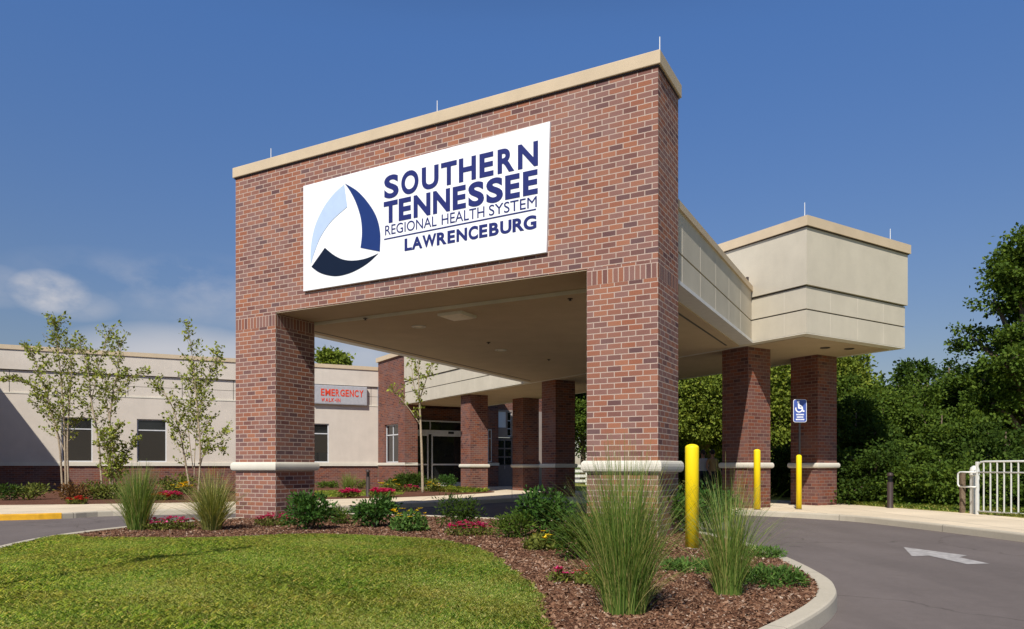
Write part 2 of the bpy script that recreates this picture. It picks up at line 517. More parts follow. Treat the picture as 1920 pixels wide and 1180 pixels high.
class MB:
    """collects faces; build() links them as one mesh with metre UVs"""

    def __init__(self):
        self.v, self.f, self.swap = [], [], set()

    def face(self, pts, swap=False):
        i = len(self.v)
        self.v += [tuple(p) for p in pts]
        if swap:
            self.swap.add(len(self.f))
        self.f.append(list(range(i, i + len(pts))))
        return self

    def box(self, x0, x1, y0, y1, z0, z1, skip='', swap=False):
        p = lambda a, b, c: (x1 if a else x0, y1 if b else y0, z1 if c else z0)
        fs = {'f': [p(0, 0, 0), p(1, 0, 0), p(1, 0, 1), p(0, 0, 1)], 'b': [p(1, 1, 0), p(0, 1, 0), p(0, 1, 1), p(1, 1, 1)],
              'l': [p(0, 1, 0), p(0, 0, 0), p(0, 0, 1), p(0, 1, 1)], 'r': [p(1, 0, 0), p(1, 1, 0), p(1, 1, 1), p(1, 0, 1)],
              't': [p(0, 0, 1), p(1, 0, 1), p(1, 1, 1), p(0, 1, 1)], 'd': [p(0, 1, 0), p(1, 1, 0), p(1, 0, 0), p(0, 0, 0)]}
        for k, q in fs.items():
            if k not in skip:
                self.face(q, swap)
        return self

    def prism(self, poly, z0, z1, bottom=True, top=True):
        """poly counter-clockwise"""
        n = len(poly)
        for i in range(n):
            a, b = poly[i], poly[(i + 1) % n]
            self.face([(a[0], a[1], z0), (b[0], b[1], z0), (b[0], b[1], z1), (a[0], a[1], z1)])
        if top:
            self.face([(p[0], p[1], z1) for p in poly])
        if bottom:
            self.face([(p[0], p[1], z0) for p in reversed(poly)])
        return self

    def extrude_xz(self, poly, y0, y1):
        """poly of (x, z), counter-clockwise seen from -y; front at y0"""
        n = len(poly)
        self.face([(p[0], y0, p[1]) for p in poly])
        self.face([(p[0], y1, p[1]) for p in reversed(poly)])
        for i in range(n):
            a, b = poly[i], poly[(i + 1) % n]
            self.face([(a[0], y0, a[1]), (a[0], y1, a[1]), (b[0], y1, b[1]), (b[0], y0, b[1])])
        return self

    def tube(self, pts, rad, seg=8, caps=True):
        pts = [Vector(p) for p in pts]
        if not hasattr(rad, '__len__'):
            rad = [rad] * len(pts)
        rings = []
        up = Vector((0.13, 0.21, 1)).normalized()
        prev = None
        for i, p in enumerate(pts):
            d = (pts[min(i + 1, len(pts) - 1)] - pts[max(i - 1, 0)])
            if d.length < 1e-9:
                d = Vector((0, 0, 1))
            d.normalize()
            if prev is None:
                a = d.cross(up)
                if a.length < 0.05:
                    a = d.cross(Vector((1, 0, 0)))
            else:
                a = prev - d * prev.dot(d)
            a.normalize()
            prev = a
            b = d.cross(a)
            i0 = len(self.v)
            for k in range(seg):
                t = 2 * math.pi * k / seg
                self.v.append(tuple(p + (a * math.cos(t) + b * math.sin(t)) * rad[i]))
            rings.append(i0)
        for r0, r1 in zip(rings, rings[1:]):
            for k in range(seg):
                k2 = (k + 1) % seg
                self.f.append([r0 + k, r0 + k2, r1 + k2, r1 + k])
        if caps:
            self.f.append([rings[0] + k for k in reversed(range(seg))])
            self.f.append([rings[-1] + k for k in range(seg)])
        return self

    def lathe(self, prof, seg=24, c=(0, 0)):
        rings = []
        for r, z in prof:
            i0 = len(self.v)
            for k in range(seg):
                t = 2 * math.pi * k / seg
                self.v.append((c[0] + r * math.cos(t), c[1] + r * math.sin(t), z))
            rings.append(i0)
        for r0, r1 in zip(rings, rings[1:]):
            for k in range(seg):
                k2 = (k + 1) % seg
                self.f.append([r0 + k, r0 + k2, r1 + k2, r1 + k])
        self.f.append([rings[0] + k for k in reversed(range(seg))])
        self.f.append([rings[-1] + k for k in range(seg)])
        return self

    def build(self, name, mat, parent=None, smooth=False, uv0=(0.0, 0.0)):
        me = bpy.data.meshes.new(name)
        me.from_pydata(self.v, [], self.f)
        me.update()
        uvl = me.uv_layers.new(name='UVMap')
        for p in me.polygons:
            n = p.normal
            flat = abs(n.z) > 0.72
            if not flat:
                t = Vector((-n.y, n.x, 0)).normalized()
            for li in p.loop_indices:
                c = me.vertices[me.loops[li].vertex_index].co
                u, v = (c.x, c.y) if flat else (c.x * t.x + c.y * t.y, c.z)
                u -= uv0[0]
                v -= uv0[1]
                if p.index in self.swap:
                    u, v = v, u
                uvl.data[li].uv = (u, v)
        if smooth:
            me.polygons.foreach_set('use_smooth', [True] * len(me.polygons))
        o = link_mesh(name, me, mat, parent)
        return o


def bevel(o, w=0.01, seg=2, angle=40):
    bm = bmesh.new()
    bm.from_mesh(o.data)
    bmesh.ops.remove_doubles(bm, verts=bm.verts, dist=1e-5)
    es = [e for e in bm.edges if len(e.link_faces) == 2 and e.calc_face_angle(0) > R(angle)]
    bmesh.ops.bevel(bm, geom=es, offset=w, segments=seg, profile=0.5, affect='EDGES', clamp_overlap=True)
    bm.to_mesh(o.data)
    bm.free()
    return o


def band(mb, x0, x1, y0, y1, zc, h, out, closed=True, seg=6):
    """bullnose course running round a rectangular pier"""
    r = 0.45 * h
    prof = [(-0.03, zc - h / 2), (out * 0.55, zc - h / 2)]
    for k in range(seg + 1):
        t = -math.pi / 2 + math.pi * k / seg
        prof.append((out * 0.6 + out * 0.4 * math.cos(t), zc + r * math.sin(t)))
    prof += [(out * 0.55, zc + h / 2), (-0.03, zc + h / 2)]
    for (o0, z0), (o1, z1) in zip(prof, prof[1:]):
        a = [(x0 - o0, y0 - o0, z0), (x1 + o0, y0 - o0, z0), (x1 + o0, y1 + o0, z0), (x0 - o0, y1 + o0, z0)]
        b = [(x0 - o1, y0 - o1, z1), (x1 + o1, y0 - o1, z1), (x1 + o1, y1 + o1, z1), (x0 - o1, y1 + o1, z1)]
        for i in range(4):
            j = (i + 1) % 4
            mb.face([a[i], a[j], b[j], b[i]])
    return mb


def wall_holes(mb, x0, x1, z0, z1, holes, y=0.0, depth=0.12):
    """front face at y with rectangular openings (x0,x1,z0,z1) and their reveals"""
    xs = sorted({x0, x1, *[h[0] for h in holes], *[h[1] for h in holes]})
    zs = sorted({z0, z1, *[h[2] for h in holes], *[h[3] for h in holes]})
    for a, b in zip(xs, xs[1:]):
        for c, d in zip(zs, zs[1:]):
            mx, mz = (a + b) / 2, (c + d) / 2
            if any(h[0] < mx < h[1] and h[2] < mz < h[3] for h in holes):
                continue
            mb.face([(a, y, c), (b, y, c), (b, y, d), (a, y, d)])
    for a, b, c, d in holes:
        e = y + depth
        mb.face([(a, y, c), (a, e, c), (a, e, d), (a, y, d)][::-1])
        mb.face([(b, y, c), (b, e, c), (b, e, d), (b, y, d)])
        mb.face([(a, y, c), (b, y, c), (b, e, c), (a, e, c)])
        mb.face([(a, y, d), (b, y, d), (b, e, d), (a, e, d)][::-1])
    return mb


def G(px, py, z=0.0):
    """ground point at height z seen at a photo pixel"""
    Y = (CZ - z) * FPX / (py - HZ)
    return ((px - 960) / FPX * Y, Y)


def catmull(pts, n=8, closed=True):
    P = [Vector(p[:2]) for p in pts]
    out = []
    N = len(P)
    for i in range(N if closed else N - 1):
        g = lambda k: P[k % N] if closed else P[max(0, min(N - 1, k))]
        p0, p1, p2, p3 = g(i - 1), g(i), g(i + 1), g(i + 2)
        for k in range(n):
            t = k / n
            out.append(0.5 * ((2 * p1) + (p2 - p0) * t + (2 * p0 - 5 * p1 + 4 * p2 - p3) * t * t + (3 * p1 - p0 - 3 * p2 + p3) * t ** 3))
    if not closed:
        out.append(P[-1])
    return [(p.x, p.y) for p in out]


def area(poly):
    return 0.5 * sum(a[0] * b[1] - b[0] * a[1] for a, b in zip(poly, poly[1:] + poly[:1]))


def ccw(poly):
    return poly if area(poly) > 0 else poly[::-1]


def inside(poly, X, Y):
    X, Y = np.asarray(X), np.asarray(Y)
    r = np.zeros(X.shape, bool)
    n = len(poly)
    for i in range(n):
        (xa, ya), (xb, yb) = poly[i], poly[(i + 1) % n]
        if ya == yb:
            continue
        c = ((ya > Y) != (yb > Y)) & (X < (xb - xa) * (Y - ya) / (yb - ya) + xa)
        r ^= c
    return r


def offset(path, d, closed=True):
    out = []
    n = len(path)
    for i in range(n):
        a = Vector(path[(i - 1) % n] if closed else path[max(i - 1, 0)])
        b = Vector(path[(i + 1) % n] if closed else path[min(i + 1, n - 1)])
        t = (b - a).normalized()
        out.append((path[i][0] - t.y * d, path[i][1] + t.x * d))
    return out


def kerb_strip(name, path, width, z0, z1, mat, closed=True):
    """kerb of a rounded section; path is its road-side edge, width goes to the left of the path"""
    mb = MB()
    prof = [(0.0, z0), (0.004, z1 - 0.025), (0.012, z1 - 0.006), (0.03, z1), (width - 0.015, z1), (width, z1 - 0.012), (width, z0)]
    rows = [offset(path, d, closed) for d, _ in prof]
    n = len(path)
    uv = []
    s = 0.0
    V, Fc, UV = [], [], []
    S = [0.0]
    for i in range(n):
        j = (i + 1) % n
        S.append(S[-1] + (Vector(path[j]) - Vector(path[i])).length)
    for k in range(len(prof)):
        for i in range(n):
            V.append((*rows[k][i], prof[k][1]))
    for k in range(len(prof) - 1):
        for i in range(n if closed else n - 1):
            j = (i + 1) % n
            Fc.append([k * n + i, k * n + j, (k + 1) * n + j, (k + 1) * n + i])
            UV.append([(S[i], k * .1 + .3), (S[i + 1], k * .1 + .3), (S[i + 1], k * .1 + .4), (S[i], k * .1 + .4)])
    if not closed:
        Fc.append([k * n for k in range(len(prof))])
        UV.append([(0.5, .5)] * len(prof))
        Fc.append([k * n + n - 1 for k in reversed(range(len(prof)))])
        UV.append([(0.5, .5)] * len(prof))
    me = bpy.data.meshes.new(name)
    me.from_pydata(V, [], Fc)
    l = me.uv_layers.new(name='UVMap')
    for p, u in zip(me.polygons, UV):
        for li, q in zip(p.loop_indices, u):
            l.data[li].uv = q
    bm = bmesh.new()
    bm.from_mesh(me)
    bmesh.ops.recalc_face_normals(bm, faces=bm.faces)
    bm.to_mesh(me)
    bm.free()
    return link_mesh(name, me, mat)


def text_obj(name, s, mat, parent, x0, x1, z0, z1, y, bold=0.0, thick=0.006):
    """raised lettering fitted to the rectangle x0..x1, z0..z1 on a face that looks along -y"""
    cu = bpy.data.curves.new(name, 'FONT')
    cu.body = s
    cu.size = 1.0
    cu.offset = bold
    cu.extrude = 0.5
    cu.resolution_u = 6
    tmp = bpy.data.objects.new(name + '_tmp', cu)
    col.objects.link(tmp)
    dg = bpy.context.evaluated_depsgraph_get()
    me = bpy.data.meshes.new_from_object(tmp.evaluated_get(dg))
    bpy.data.objects.remove(tmp)
    bpy.data.curves.remove(cu)
    n = len(me.vertices)
    c = np.empty(n * 3, np.float32)
    me.vertices.foreach_get('co', c)
    c = c.reshape(-1, 3)
    lo, hi = c.min(0), c.max(0)
    u = (c[:, 0] - lo[0]) / (hi[0] - lo[0])
    v = (c[:, 1] - lo[1]) / (hi[1] - lo[1])
    w = (c[:, 2] - lo[2]) / (hi[2] - lo[2])
    out = np.stack([x0 + u * (x1 - x0), y - w * thick, z0 + v * (z1 - z0)], 1)
    me.vertices.foreach_set('co', out.astype(np.float32).ravel())
    me.materials.clear()
    me.update()
    return link_mesh(name, me, mat, parent)


# ------------------------------------------------------------------ ground
def sheet(name, poly, z, mat, kind='structure'):
    mb = MB()
    mb.face([(p[0], p[1], z) for p in ccw(list(poly))])
    o = mb.build(name, mat)
    return tag(o, kind=kind)


def slab(name, poly, z0, z1, mat):
    mb = MB()
    mb.prism(ccw(list(poly)), z0, z1)
    return tag(mb.build(name, mat), kind='structure')


circ = lambda r, n=64, c=(0, 0): [(c[0] + r * math.cos(2 * math.pi * k / n), c[1] + r * math.sin(2 * math.pi * k / n)) for k in range(n)]
sheet('ground', circ(1500), -0.03, M['earth'])
sheet('road', circ(70, 64, (0, 20)), 0.0, M['asphalt'])

# canopy frame, walkway frame, wing frame (positions measured from the photograph)
PHI = -R(28.4)
FR = (2.31, 11.54)
TH = R(32.3)
W0 = (7.13, 17.68)
bx_, by_ = math.cos(TH), math.sin(TH)
WK = lambda x, y: (W0[0] + bx_ * x - by_ * y, W0[1] + by_ * x + bx_ * y)
CN = lambda x, y: (FR[0] + math.cos(PHI) * x - math.sin(PHI) * y, FR[1] + math.sin(PHI) * x + math.cos(PHI) * y)
WL = 23.7
WG_O = (-7.5, 40.83)
WG_A = math.atan2(0.438, 0.899)
WG = lambda x, y: (WG_O[0] + math.cos(WG_A) * x - math.sin(WG_A) * y, WG_O[1] + math.sin(WG_A) * x + math.cos(WG_A) * y)

# far pavement and its kerb
kerb_pts = [(-34, 13.0), (-20, 15.0), (-11.8, 16.9), (-10.06, 18.4), (-7.5, 19.4), (-5.05, 20.4), (-3.0, 22.2), (-1.0, 24.4), (0.3, 26.0),
            WK(-0.35, 10.6), WK(-0.35, 6.0), WK(-0.62, 2.4), (6.22, 18.45), (6.95, 17.7), (7.75, 16.5), (8.12, 14.7), (8.32, 13.3), (8.45, 12.0), (8.6, 9.0), (8.7, 3.0), (8.7, -6.0)]
kerb_path = catmull(kerb_pts, 6, closed=False)
far_kerb = kerb_strip('kerb', kerb_path, 0.16, -0.02, 0.135, M['kerb'], closed=False)
tag(far_kerb, kind='structure')
inner = offset(kerb_path, 0.155, False)
slab('pavement', inner + [(40, -6), (40, 62), (-40, 62), (-40, 13)], -0.02, 0.13, M['concrete'])
# yellow paint on the face and lip of the left stretch of kerb
i1 = min(range(len(kerb_path)), key=lambda i: (kerb_path[i][0] + 11.0) ** 2 + (kerb_path[i][1] - 17.5) ** 2)
yp = kerb_path[4:i1 + 1]
yk = kerb_strip('kerb_paint', offset(yp, -0.006, False), 0.13, 0.0, 0.141, M['yellow_kerb'], closed=False)
tag(yk, 'worn yellow paint on the kerb at the far left of the drive', 'kerb paint', kind='structure')

# grass behind the walkway and along the right-hand pavement
back_grass = [(11.6, -6), (11.45, 8), (11.25, 14.5), (11.0, 17.2), (10.3, 20.0), (9.9, 22.0), WK(5.0, 3.0), WK(5.0, 10), WK(5.2, 20), WK(8.5, 23.5), WK(9, 40), (30, 61), (39.9, 61), (39.9, -5.9)]
slab('grass_verge', back_grass, 0.02, 0.15, M['turf'])

# planting bed in front of the wing
bed_edge = [(-36, 18.2), (-20, 20.3), (-14.9, 21.2), (-12.2, 21.9), (-9, 23.2), (-6.3, 25.0), (-4.05, 26.6), (-2.2, 28.9), (-0.9, 31.2), (-0.95, 32.6), (-2.2, 34.0), WK(0.35, 23.4)]
bed = catmull(bed_edge, 5, closed=False) + [WK(0.0, 27.3), WG(-0.2, 0.3), WG(-19.5, 0.3), WG(-19.5, -8), (-36, 24)]
slab('planting_bed', bed, 0.05, 0.155, M['mulch'])
bed_turf = catmull([(-8.4, 25.0), (-6.4, 26.2), (-5.2, 27.6), (-4.3, 28.6), (-4.9, 30.5), (-6.5, 32.0), (-9, 31.0), (-10, 28.0)], 5)
slab('turf_strip', bed_turf, 0.06, 0.165, M['turf'])
cover_poly = catmull([(-2.4, 30.6), (-1.4, 31.2), (-1.15, 32.3), (-2.2, 33.2), (-3.6, 32.8)], 5)

# the island in the foreground
isl_pts = [(1.9, 5.02), (2.44, 5.72), (2.79, 6.28), (3.0, 6.75), (3.17, 7.3), (3.32, 8.2), (3.42, 9.2), (3.47, 10.3), (3.42, 11.6), (3.15, 12.8), (2.5, 13.9), (1.3, 14.9),
           (-0.5, 15.9), (-2.3, 16.9), (-3.9, 17.4), (-5.1, 17.0), (-6.3, 15.6), (-7.15, 13.8), (-7.45, 12.0), (-7.25, 10.4), (-6.75, 8.9), (-5.9, 6.5), (-4.6, 4.2), (-2.5, 2.9), (-0.4, 3.1), (1.0, 4.0)]
isl = ccw(catmull(isl_pts, 6))
ik = kerb_strip('kerb', isl, 0.165, -0.02, 0.14, M['kerb'], closed=True)
tag(ik, kind='structure')
isl_in = offset(isl, 0.16)
slab('mulch_bed', isl_in, 0.0, 0.115, M['mulch'])
lawn_pts = [(-7.28, 11.8), (-6.6, 11.35), (-5.6, 11.35), (-4.6, 11.3), (-3.15, 11.9), (-2.24, 11.75), (-1.31, 11.15), (-0.41, 9.45), (-0.02, 7.7), (0.18, 6.4), (0.22, 5.5), (0.17, 4.7), (0.1, 3.7),
            (-0.5, 3.35), (-2.5, 3.15), (-4.45, 4.45), (-5.7, 6.6), (-6.52, 9.0), (-7.0, 10.4)]
lawn = ccw(catmull(lawn_pts, 6))
lc = Vector((-3.3, 7.6))


def lawn_z(x, y):
    r2 = ((np.asarray(x) - lc.x) / 3.9) ** 2 + ((np.asarray(y) - lc.y) / 4.3) ** 2
    return 0.13 + 0.075 * np.clip(1 - r2, 0, 1)


mb = MB()
rings = [1.0, 0.97, 0.9, 0.75, 0.55, 0.3]
prev = None
for r in rings:
    ring = [(lc.x + (p[0] - lc.x) * r, lc.y + (p[1] - lc.y) * r) for p in lawn]
    ring = [(x, y, 0.118 if r == 1.0 else float(lawn_z(x, y))) for x, y in ring]
    if prev is None:
        for i in range(len(ring)):
            j = (i + 1) % len(ring)
            mb.face([(ring[i][0], ring[i][1], 0.09), (ring[j][0], ring[j][1], 0.09), ring[j], ring[i]])
    else:
        for i in range(len(ring)):
            j = (i + 1) % len(ring)
            mb.face([prev[i], prev[j], ring[j], ring[i]])
    prev = ring
mb.face(prev)
tag(mb.build('lawn', M['turf']), kind='structure')

# ------------------------------------------------------------------ entrance canopy
CW, PD, PW = 9.55, 1.16, 1.2125
ZS, ZTOP, ZCEIL = 4.53, 7.82, 4.44
cano = empty('entrance_canopy', (FR[0], FR[1], 0), PHI)
tag(cano, 'drive-through brick entrance canopy on two tall front pillars, carrying the large white name board', 'canopy')
UV0 = (-CW, 0.03)
SOL0, SOL1 = 4.245, 4.4875
# main brick wall above the opening (with the pillar heads at both ends)
mb = MB()
mb.box(-CW, 0, 0, PD, ZS, ZTOP - 0.22, skip='d')
mb.face([(-CW + PW, PD, ZS), (-PW, PD, ZS), (-PW, 0, ZS), (-CW + PW, 0, ZS)])
mb.build('brick_wall', M['brick'], cano, uv0=UV0)
# underside lining of the beam
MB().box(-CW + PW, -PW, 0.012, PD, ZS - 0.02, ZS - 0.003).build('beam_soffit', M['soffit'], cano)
for x0 in (-CW, -PW):
    mb = MB()
    mb.box(x0, x0 + PW, 0, PD, 0.0, SOL0, skip='td')
    mb.box(x0, x0 + PW, 0, PD, SOL1, ZS, skip='td')
    p = mb.build('brick_pillar', M['brick'], cano, uv0=(x0, 0.03))
    # soldier course: bricks standing on end
    so = MB().box(x0, x0 + PW, 0, PD, SOL0, SOL1, skip='td', swap=True).build('soldier_course', M['brick_soldier'], p, uv0=(x0, SOL0))
    s = band(MB(), x0, x0 + PW, 0, PD, 1.25, 0.19, 0.08).build('stone_band', M['stone'], p, smooth=False)
# coping
mb = MB()
mb.box(-CW - 0.05, 0.05, -0.05, PD + 0.05, ZTOP - 0.22, ZTOP)
bevel(mb.build('coping', M['coping'], cano), 0.012, 2)
MB().box(-CW - 0.02, 0.02, -0.02, PD + 0.02, ZTOP - 0.245, ZTOP - 0.221).build('drip_strip', M['bronze'], cano)

# side beams, ceiling and roof behind the front wall
# where the walkway fascia cuts the canopy, in canopy coordinates


def fascia_y(x):
    # walkway front line (x' = 0) expressed in the canopy frame
    d = Vector((-by_, bx_))
    ca, sa = math.cos(-PHI), math.sin(-PHI)
    o = Vector((W0[0] - FR[0], W0[1] - FR[1]))
    o = Vector((ca * o.x - sa * o.y, sa * o.x + ca * o.y))
    d = Vector((ca * d.x - sa * d.y, sa * d.x + ca * d.y))
    return o.y + d.y * (x - o.x) / d.x


BR, BL = -0.10, -CW + 0.10
ZB, ZG, ZBT = 4.50, 5.05, 5.94
for sgn, xo in ((1, BR), (-1, BL)):
    xi = xo - sgn * 0.35
    y1o, y1i = fascia_y(xo) - 0.03, fascia_y(xi) - 0.03
    def strip(xa, xb, z0, z1, ya=PD, nm='beam_panel', mat=M['stucco'], par=cano):
        pl = [(xa, ya), (xb, ya), (xb, fascia_y(xb) - 0.02), (xa, fascia_y(xa) - 0.02)]
        return MB().prism(ccw(pl), z0, z1).build(nm, mat, par)
    bm_ = strip(xo, xi, ZB + 0.04, ZG - 0.018, nm='side_beam')
    strip(xo - sgn * 0.035, xi, ZG - 0.018, ZG + 0.018, nm='shadow_groove', mat=M['dark_gap'], par=bm_)
    strip(xo, xi, ZG + 0.018, ZBT - 0.14, nm='upper_panel', par=bm_)
    strip(xo + sgn * 0.045, xi, ZBT - 0.14, ZBT, nm='coping', mat=M['coping'], par=bm_)
    strip(xo + sgn * 0.03, xi, ZB - 0.03, ZB + 0.04, nm='drip_edge', mat=M['flash'], par=bm_)
    # vertical control joints
    y = PD + 0.62
    while y < fascia_y(xo) - 0.3:
        a, b = sorted((xo + sgn * 0.003, xo - sgn * 0.02))
        for z0, z1 in ((ZB + 0.045, ZG - 0.02), (ZG + 0.02, ZBT - 0.145)):
            MB().box(a, b, y, y + 0.022, z0, z1).build('control_joint', M['joint'], bm_)
        y += 1.31
pl = [(BL + 0.351, PD + 0.002), (BR - 0.351, PD + 0.002), (BR - 0.351, fascia_y(BR - 0.351) - 0.02), (BL + 0.351, fascia_y(BL + 0.351) - 0.02)]
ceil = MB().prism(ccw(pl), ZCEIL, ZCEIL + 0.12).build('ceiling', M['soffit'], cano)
MB().box(BL + 0.352, BR - 0.352, PD - 0.012, PD + 0.001, ZCEIL, ZS - 0.021).build('lit_step_face', M['stone'], ceil)  # pale strip added on the ceiling step; its ground-lit look is in the colour
MB().prism(ccw(pl), ZBT - 0.3, ZBT - 0.2).build('roof_deck', M['flash'], cano)
# continuous vent strips along the ceiling edges
for xv in (BR - 0.62, BL + 0.62):
    MB().box(xv - 0.025, xv + 0.025, PD + 0.4, fascia_y(xv) - 0.5, ZCEIL - 0.006, ZCEIL + 0.01).build('vent_strip', M['dark_gap'], ceil)
# lightning rods on the coping
for px in (494, 805, 1222):
    r_ = (px - 960) / FPX
    t_ = (r_ * (FR[1] + .2) - FR[0]) / (math.cos(PHI) - r_ * math.sin(PHI))
    MB().tube([(t_, 0.3, ZTOP), (t_, 0.3, ZTOP + 0.04), (t_, 0.3, ZTOP + 0.041), (t_, 0.3, ZTOP + 0.40)], [0.02, 0.02, 0.009, 0.007], 8).build('lightning_rod', M['rod'], cano)
MB().tube([(BR + 0.0, 7.9, ZBT), (BR + 0.0, 7.9, ZBT + 0.12)], 0.035, 10).build('roof_vent', M['bronze'], cano)

# fixtures under the ceiling


def to_canopy(px, py, z):
    Y = (CZ - z) * FPX / (py - HZ)
    X = (px - 960) / FPX * Y
    dx, dy = X - FR[0], Y - FR[1]
    ca, sa = math.cos(-PHI), math.sin(-PHI)
    return ca * dx - sa * dy, sa * dx + ca * dy


lx, ly = to_canopy(857, 590, ZCEIL)
lw = CN(lx, ly)
lt = empty('ceiling_light', (lw[0], lw[1], ZCEIL), PHI)
tag(lt, 'square cream light panel under the brick canopy ceiling', 'ceiling light')
o = MB().box(-0.30, 0.30, -0.30, 0.30, -0.055, 0.0, skip='t').build('housing', M['stone'], lt)
bevel(o, 0.012, 2)
mb = MB()
mb.face([(-0.2, 0.2, -0.085), (0.2, 0.2, -0.085), (0.2, -0.2, -0.085), (-0.2, -0.2, -0.085)])
for a, b in (((-1, -1), (1, -1)), ((1, -1), (1, 1)), ((1, 1), (-1, 1)), ((-1, 1), (-1, -1))):
    mb.face([(a[0] * .26, a[1] * .26, -0.056), (a[0] * .2, a[1] * .2, -0.085), (b[0] * .2, b[1] * .2, -0.085), (b[0] * .26, b[1] * .26, -0.056)])
mb.build('lens', M['lens'], lt)
for k, (px, py, lab) in enumerate(((785, 612, 'flush round downlight in the canopy ceiling, left of the square light panel'),
                                   (939, 656, 'flush round downlight deep under the canopy ceiling, towards the walkway'))):
    c = CN(*to_canopy(px, py, ZCEIL))
    d = empty('downlight', (c[0], c[1], ZCEIL))
    tag(d, lab, 'downlight', 'downlights in the canopy ceiling')
    MB().lathe([(0.16, 0.0), (0.17, -0.012), (0.15, -0.022), (0.11, -0.022), (0.105, -0.006)], 24).build('trim_ring', M['stone'], d)
    MB().lathe([(0.104, -0.002), (0.10, -0.010)], 20).build('lens', M['lens'], d)
for k, (px, py, lab) in enumerate(((685, 597, 'small dark sprinkler head in the ceiling near the left pillar'),
                                   (916, 642, 'small dark sprinkler head at the middle of the canopy ceiling'),
                                   (1069, 560, 'small dark sprinkler head in the ceiling beside the right pillar'),
                                   (1029, 674, 'small dark sprinkler head in the ceiling near the back left column'))):
    c = CN(*to_canopy(px, py, ZCEIL))
    d = empty('sprinkler', (c[0], c[1], ZCEIL))
    tag(d, lab, 'sprinkler', 'sprinkler heads in the canopy ceiling')
    MB().lathe([(0.05, 0.0), (0.05, -0.012), (0.018, -0.016), (0.018, -0.03)], 14).build('escutcheon', M['bronze'], d)
    MB().lathe([(0.012, -0.03), (0.012, -0.036), (0.03, -0.038), (0.03, -0.042)], 14).build('deflector', M['bronze'], d)

# ------------------------------------------------------------------ the name board
SX0, SX1, SZ0, SZ1 = -7.49, -1.90, 4.875, 7.07
board = empty('name_board', (*CN(-4.69, -0.02), 5.97), PHI)
tag(board, 'large white name board with blue lettering and three-blade triangle logo, on the brick canopy front', 'sign')
BO = Vector((-4.69, -0.02, 5.97))


def onboard(p):
    return (p[0] - BO.x, p[1] - BO.z)


bp = [onboard(p) for p in ((-7.49, 4.862), (-1.93, 4.893), (-1.865, 7.105), (-7.49, 7.035))]
o = MB().extrude_xz(bp, -0.04, 0.018).build('panel', M['sign_white'], board)
bevel(o, 0.004, 1)
T = lambda s, a, b, c, d, bold, th=0.006: text_obj('lettering', s, M['navy_text'], board, a - BO.x, b - BO.x, c - BO.z, d - BO.z, -0.041, bold, th)
for word, spans, z0, z1, bold in (('SOUTHERN', [(-5.387, -5.044), (-4.981, -4.582), (-4.506, -4.131), (-4.075, -3.734), (-3.686, -3.326), (-3.251, -2.964), (-2.879, -2.545), (-2.474, -2.086)], 6.40, 6.825, 0.034),
                                  ('TENNESSEE', [(-5.399, -5.068), (-5.04, -4.751), (-4.693, -4.313), (-4.253, -3.879), (-3.819, -3.538), (-3.485, -3.158), (-3.11, -2.773), (-2.728, -2.438), (-2.376, -2.091)], 5.92, 6.34, 0.040),
                                  ('LAWRENCEBURG', [(-4.903, -4.735), (-4.735, -4.494), (-4.494, -4.182), (-4.169, -3.953), (-3.933, -3.772), (-3.738, -3.512), (-3.481, -3.283), (-3.258, -3.089), (-3.053, -2.857), (-2.827, -2.603), (-2.581, -2.352), (-2.365, -2.116)], 5.33, 5.56, 0.038)):
    for ch_, (a, b) in zip(word, spans):
        r_ = 0.012 if ch_ in 'SOCG' else 0.0          # round letters overshoot the line a little
        T(ch_, a, b, z0 - r_ * (z1 - z0) * 2, z1 + r_ * (z1 - z0) * 2, bold)
WX = (-4.175, -4.061, -3.15, -3.056)
T('REGIONAL', -5.365, WX[0], 5.695, 5.882, -0.002)
T('HEALTH', WX[1], WX[2], 5.695, 5.882, -0.002)
T('SYSTEM', WX[3], -2.11, 5.695, 5.882, -0.002)
MB().extrude_xz([onboard(p) for p in ((-5.389, 5.612), (-2.124, 5.646), (-2.124, 5.668), (-5.389, 5.634))], -0.047, -0.041).build('rule_line', M['navy_text'], board)


def blade(pts, mat):
    """logo blade: smooth along its curved edges, sharp at its corners"""
    out = []
    for seg in pts:
        q = catmull(seg, 6, closed=False)
        out += q[:-1]
    poly = ccw([onboard(p) for p in out])
    MB().extrude_xz(poly, -0.047, -0.041).build('logo_blade', mat, board)


blade([[(-6.39, 6.864), (-6.31, 6.405)], [(-6.31, 6.405), (-6.712, 6.193), (-6.999, 5.926), (-7.18, 5.62), (-7.279, 5.39)],
       [(-7.279, 5.39), (-7.275, 5.72), (-7.165, 6.14), (-6.93, 6.49), (-6.671, 6.714), (-6.39, 6.864)]], M['logo_light'])
blade([[(-6.37, 6.882), (-6.05, 6.67), (-5.766, 6.373), (-5.576, 6.08), (-5.487, 5.759), (-5.495, 5.404)], [(-5.495, 5.404), (-5.97, 5.545)],
       [(-5.97, 5.545), (-5.935, 5.825), (-5.968, 6.134), (-6.09, 6.457), (-6.231, 6.70), (-6.37, 6.882)]], M['logo_blue'])
blade([[(-6.896, 5.676), (-6.671, 5.505), (-6.43, 5.38), (-6.153, 5.318), (-5.843, 5.316), (-5.53, 5.372)],
       [(-5.53, 5.372), (-5.766, 5.23), (-6.036, 5.129), (-6.31, 5.073), (-6.60, 5.066), (-6.875, 5.128), (-7.082, 5.216), (-7.258, 5.339)], [(-7.258, 5.339), (-6.896, 5.676)]], M['logo_navy'])

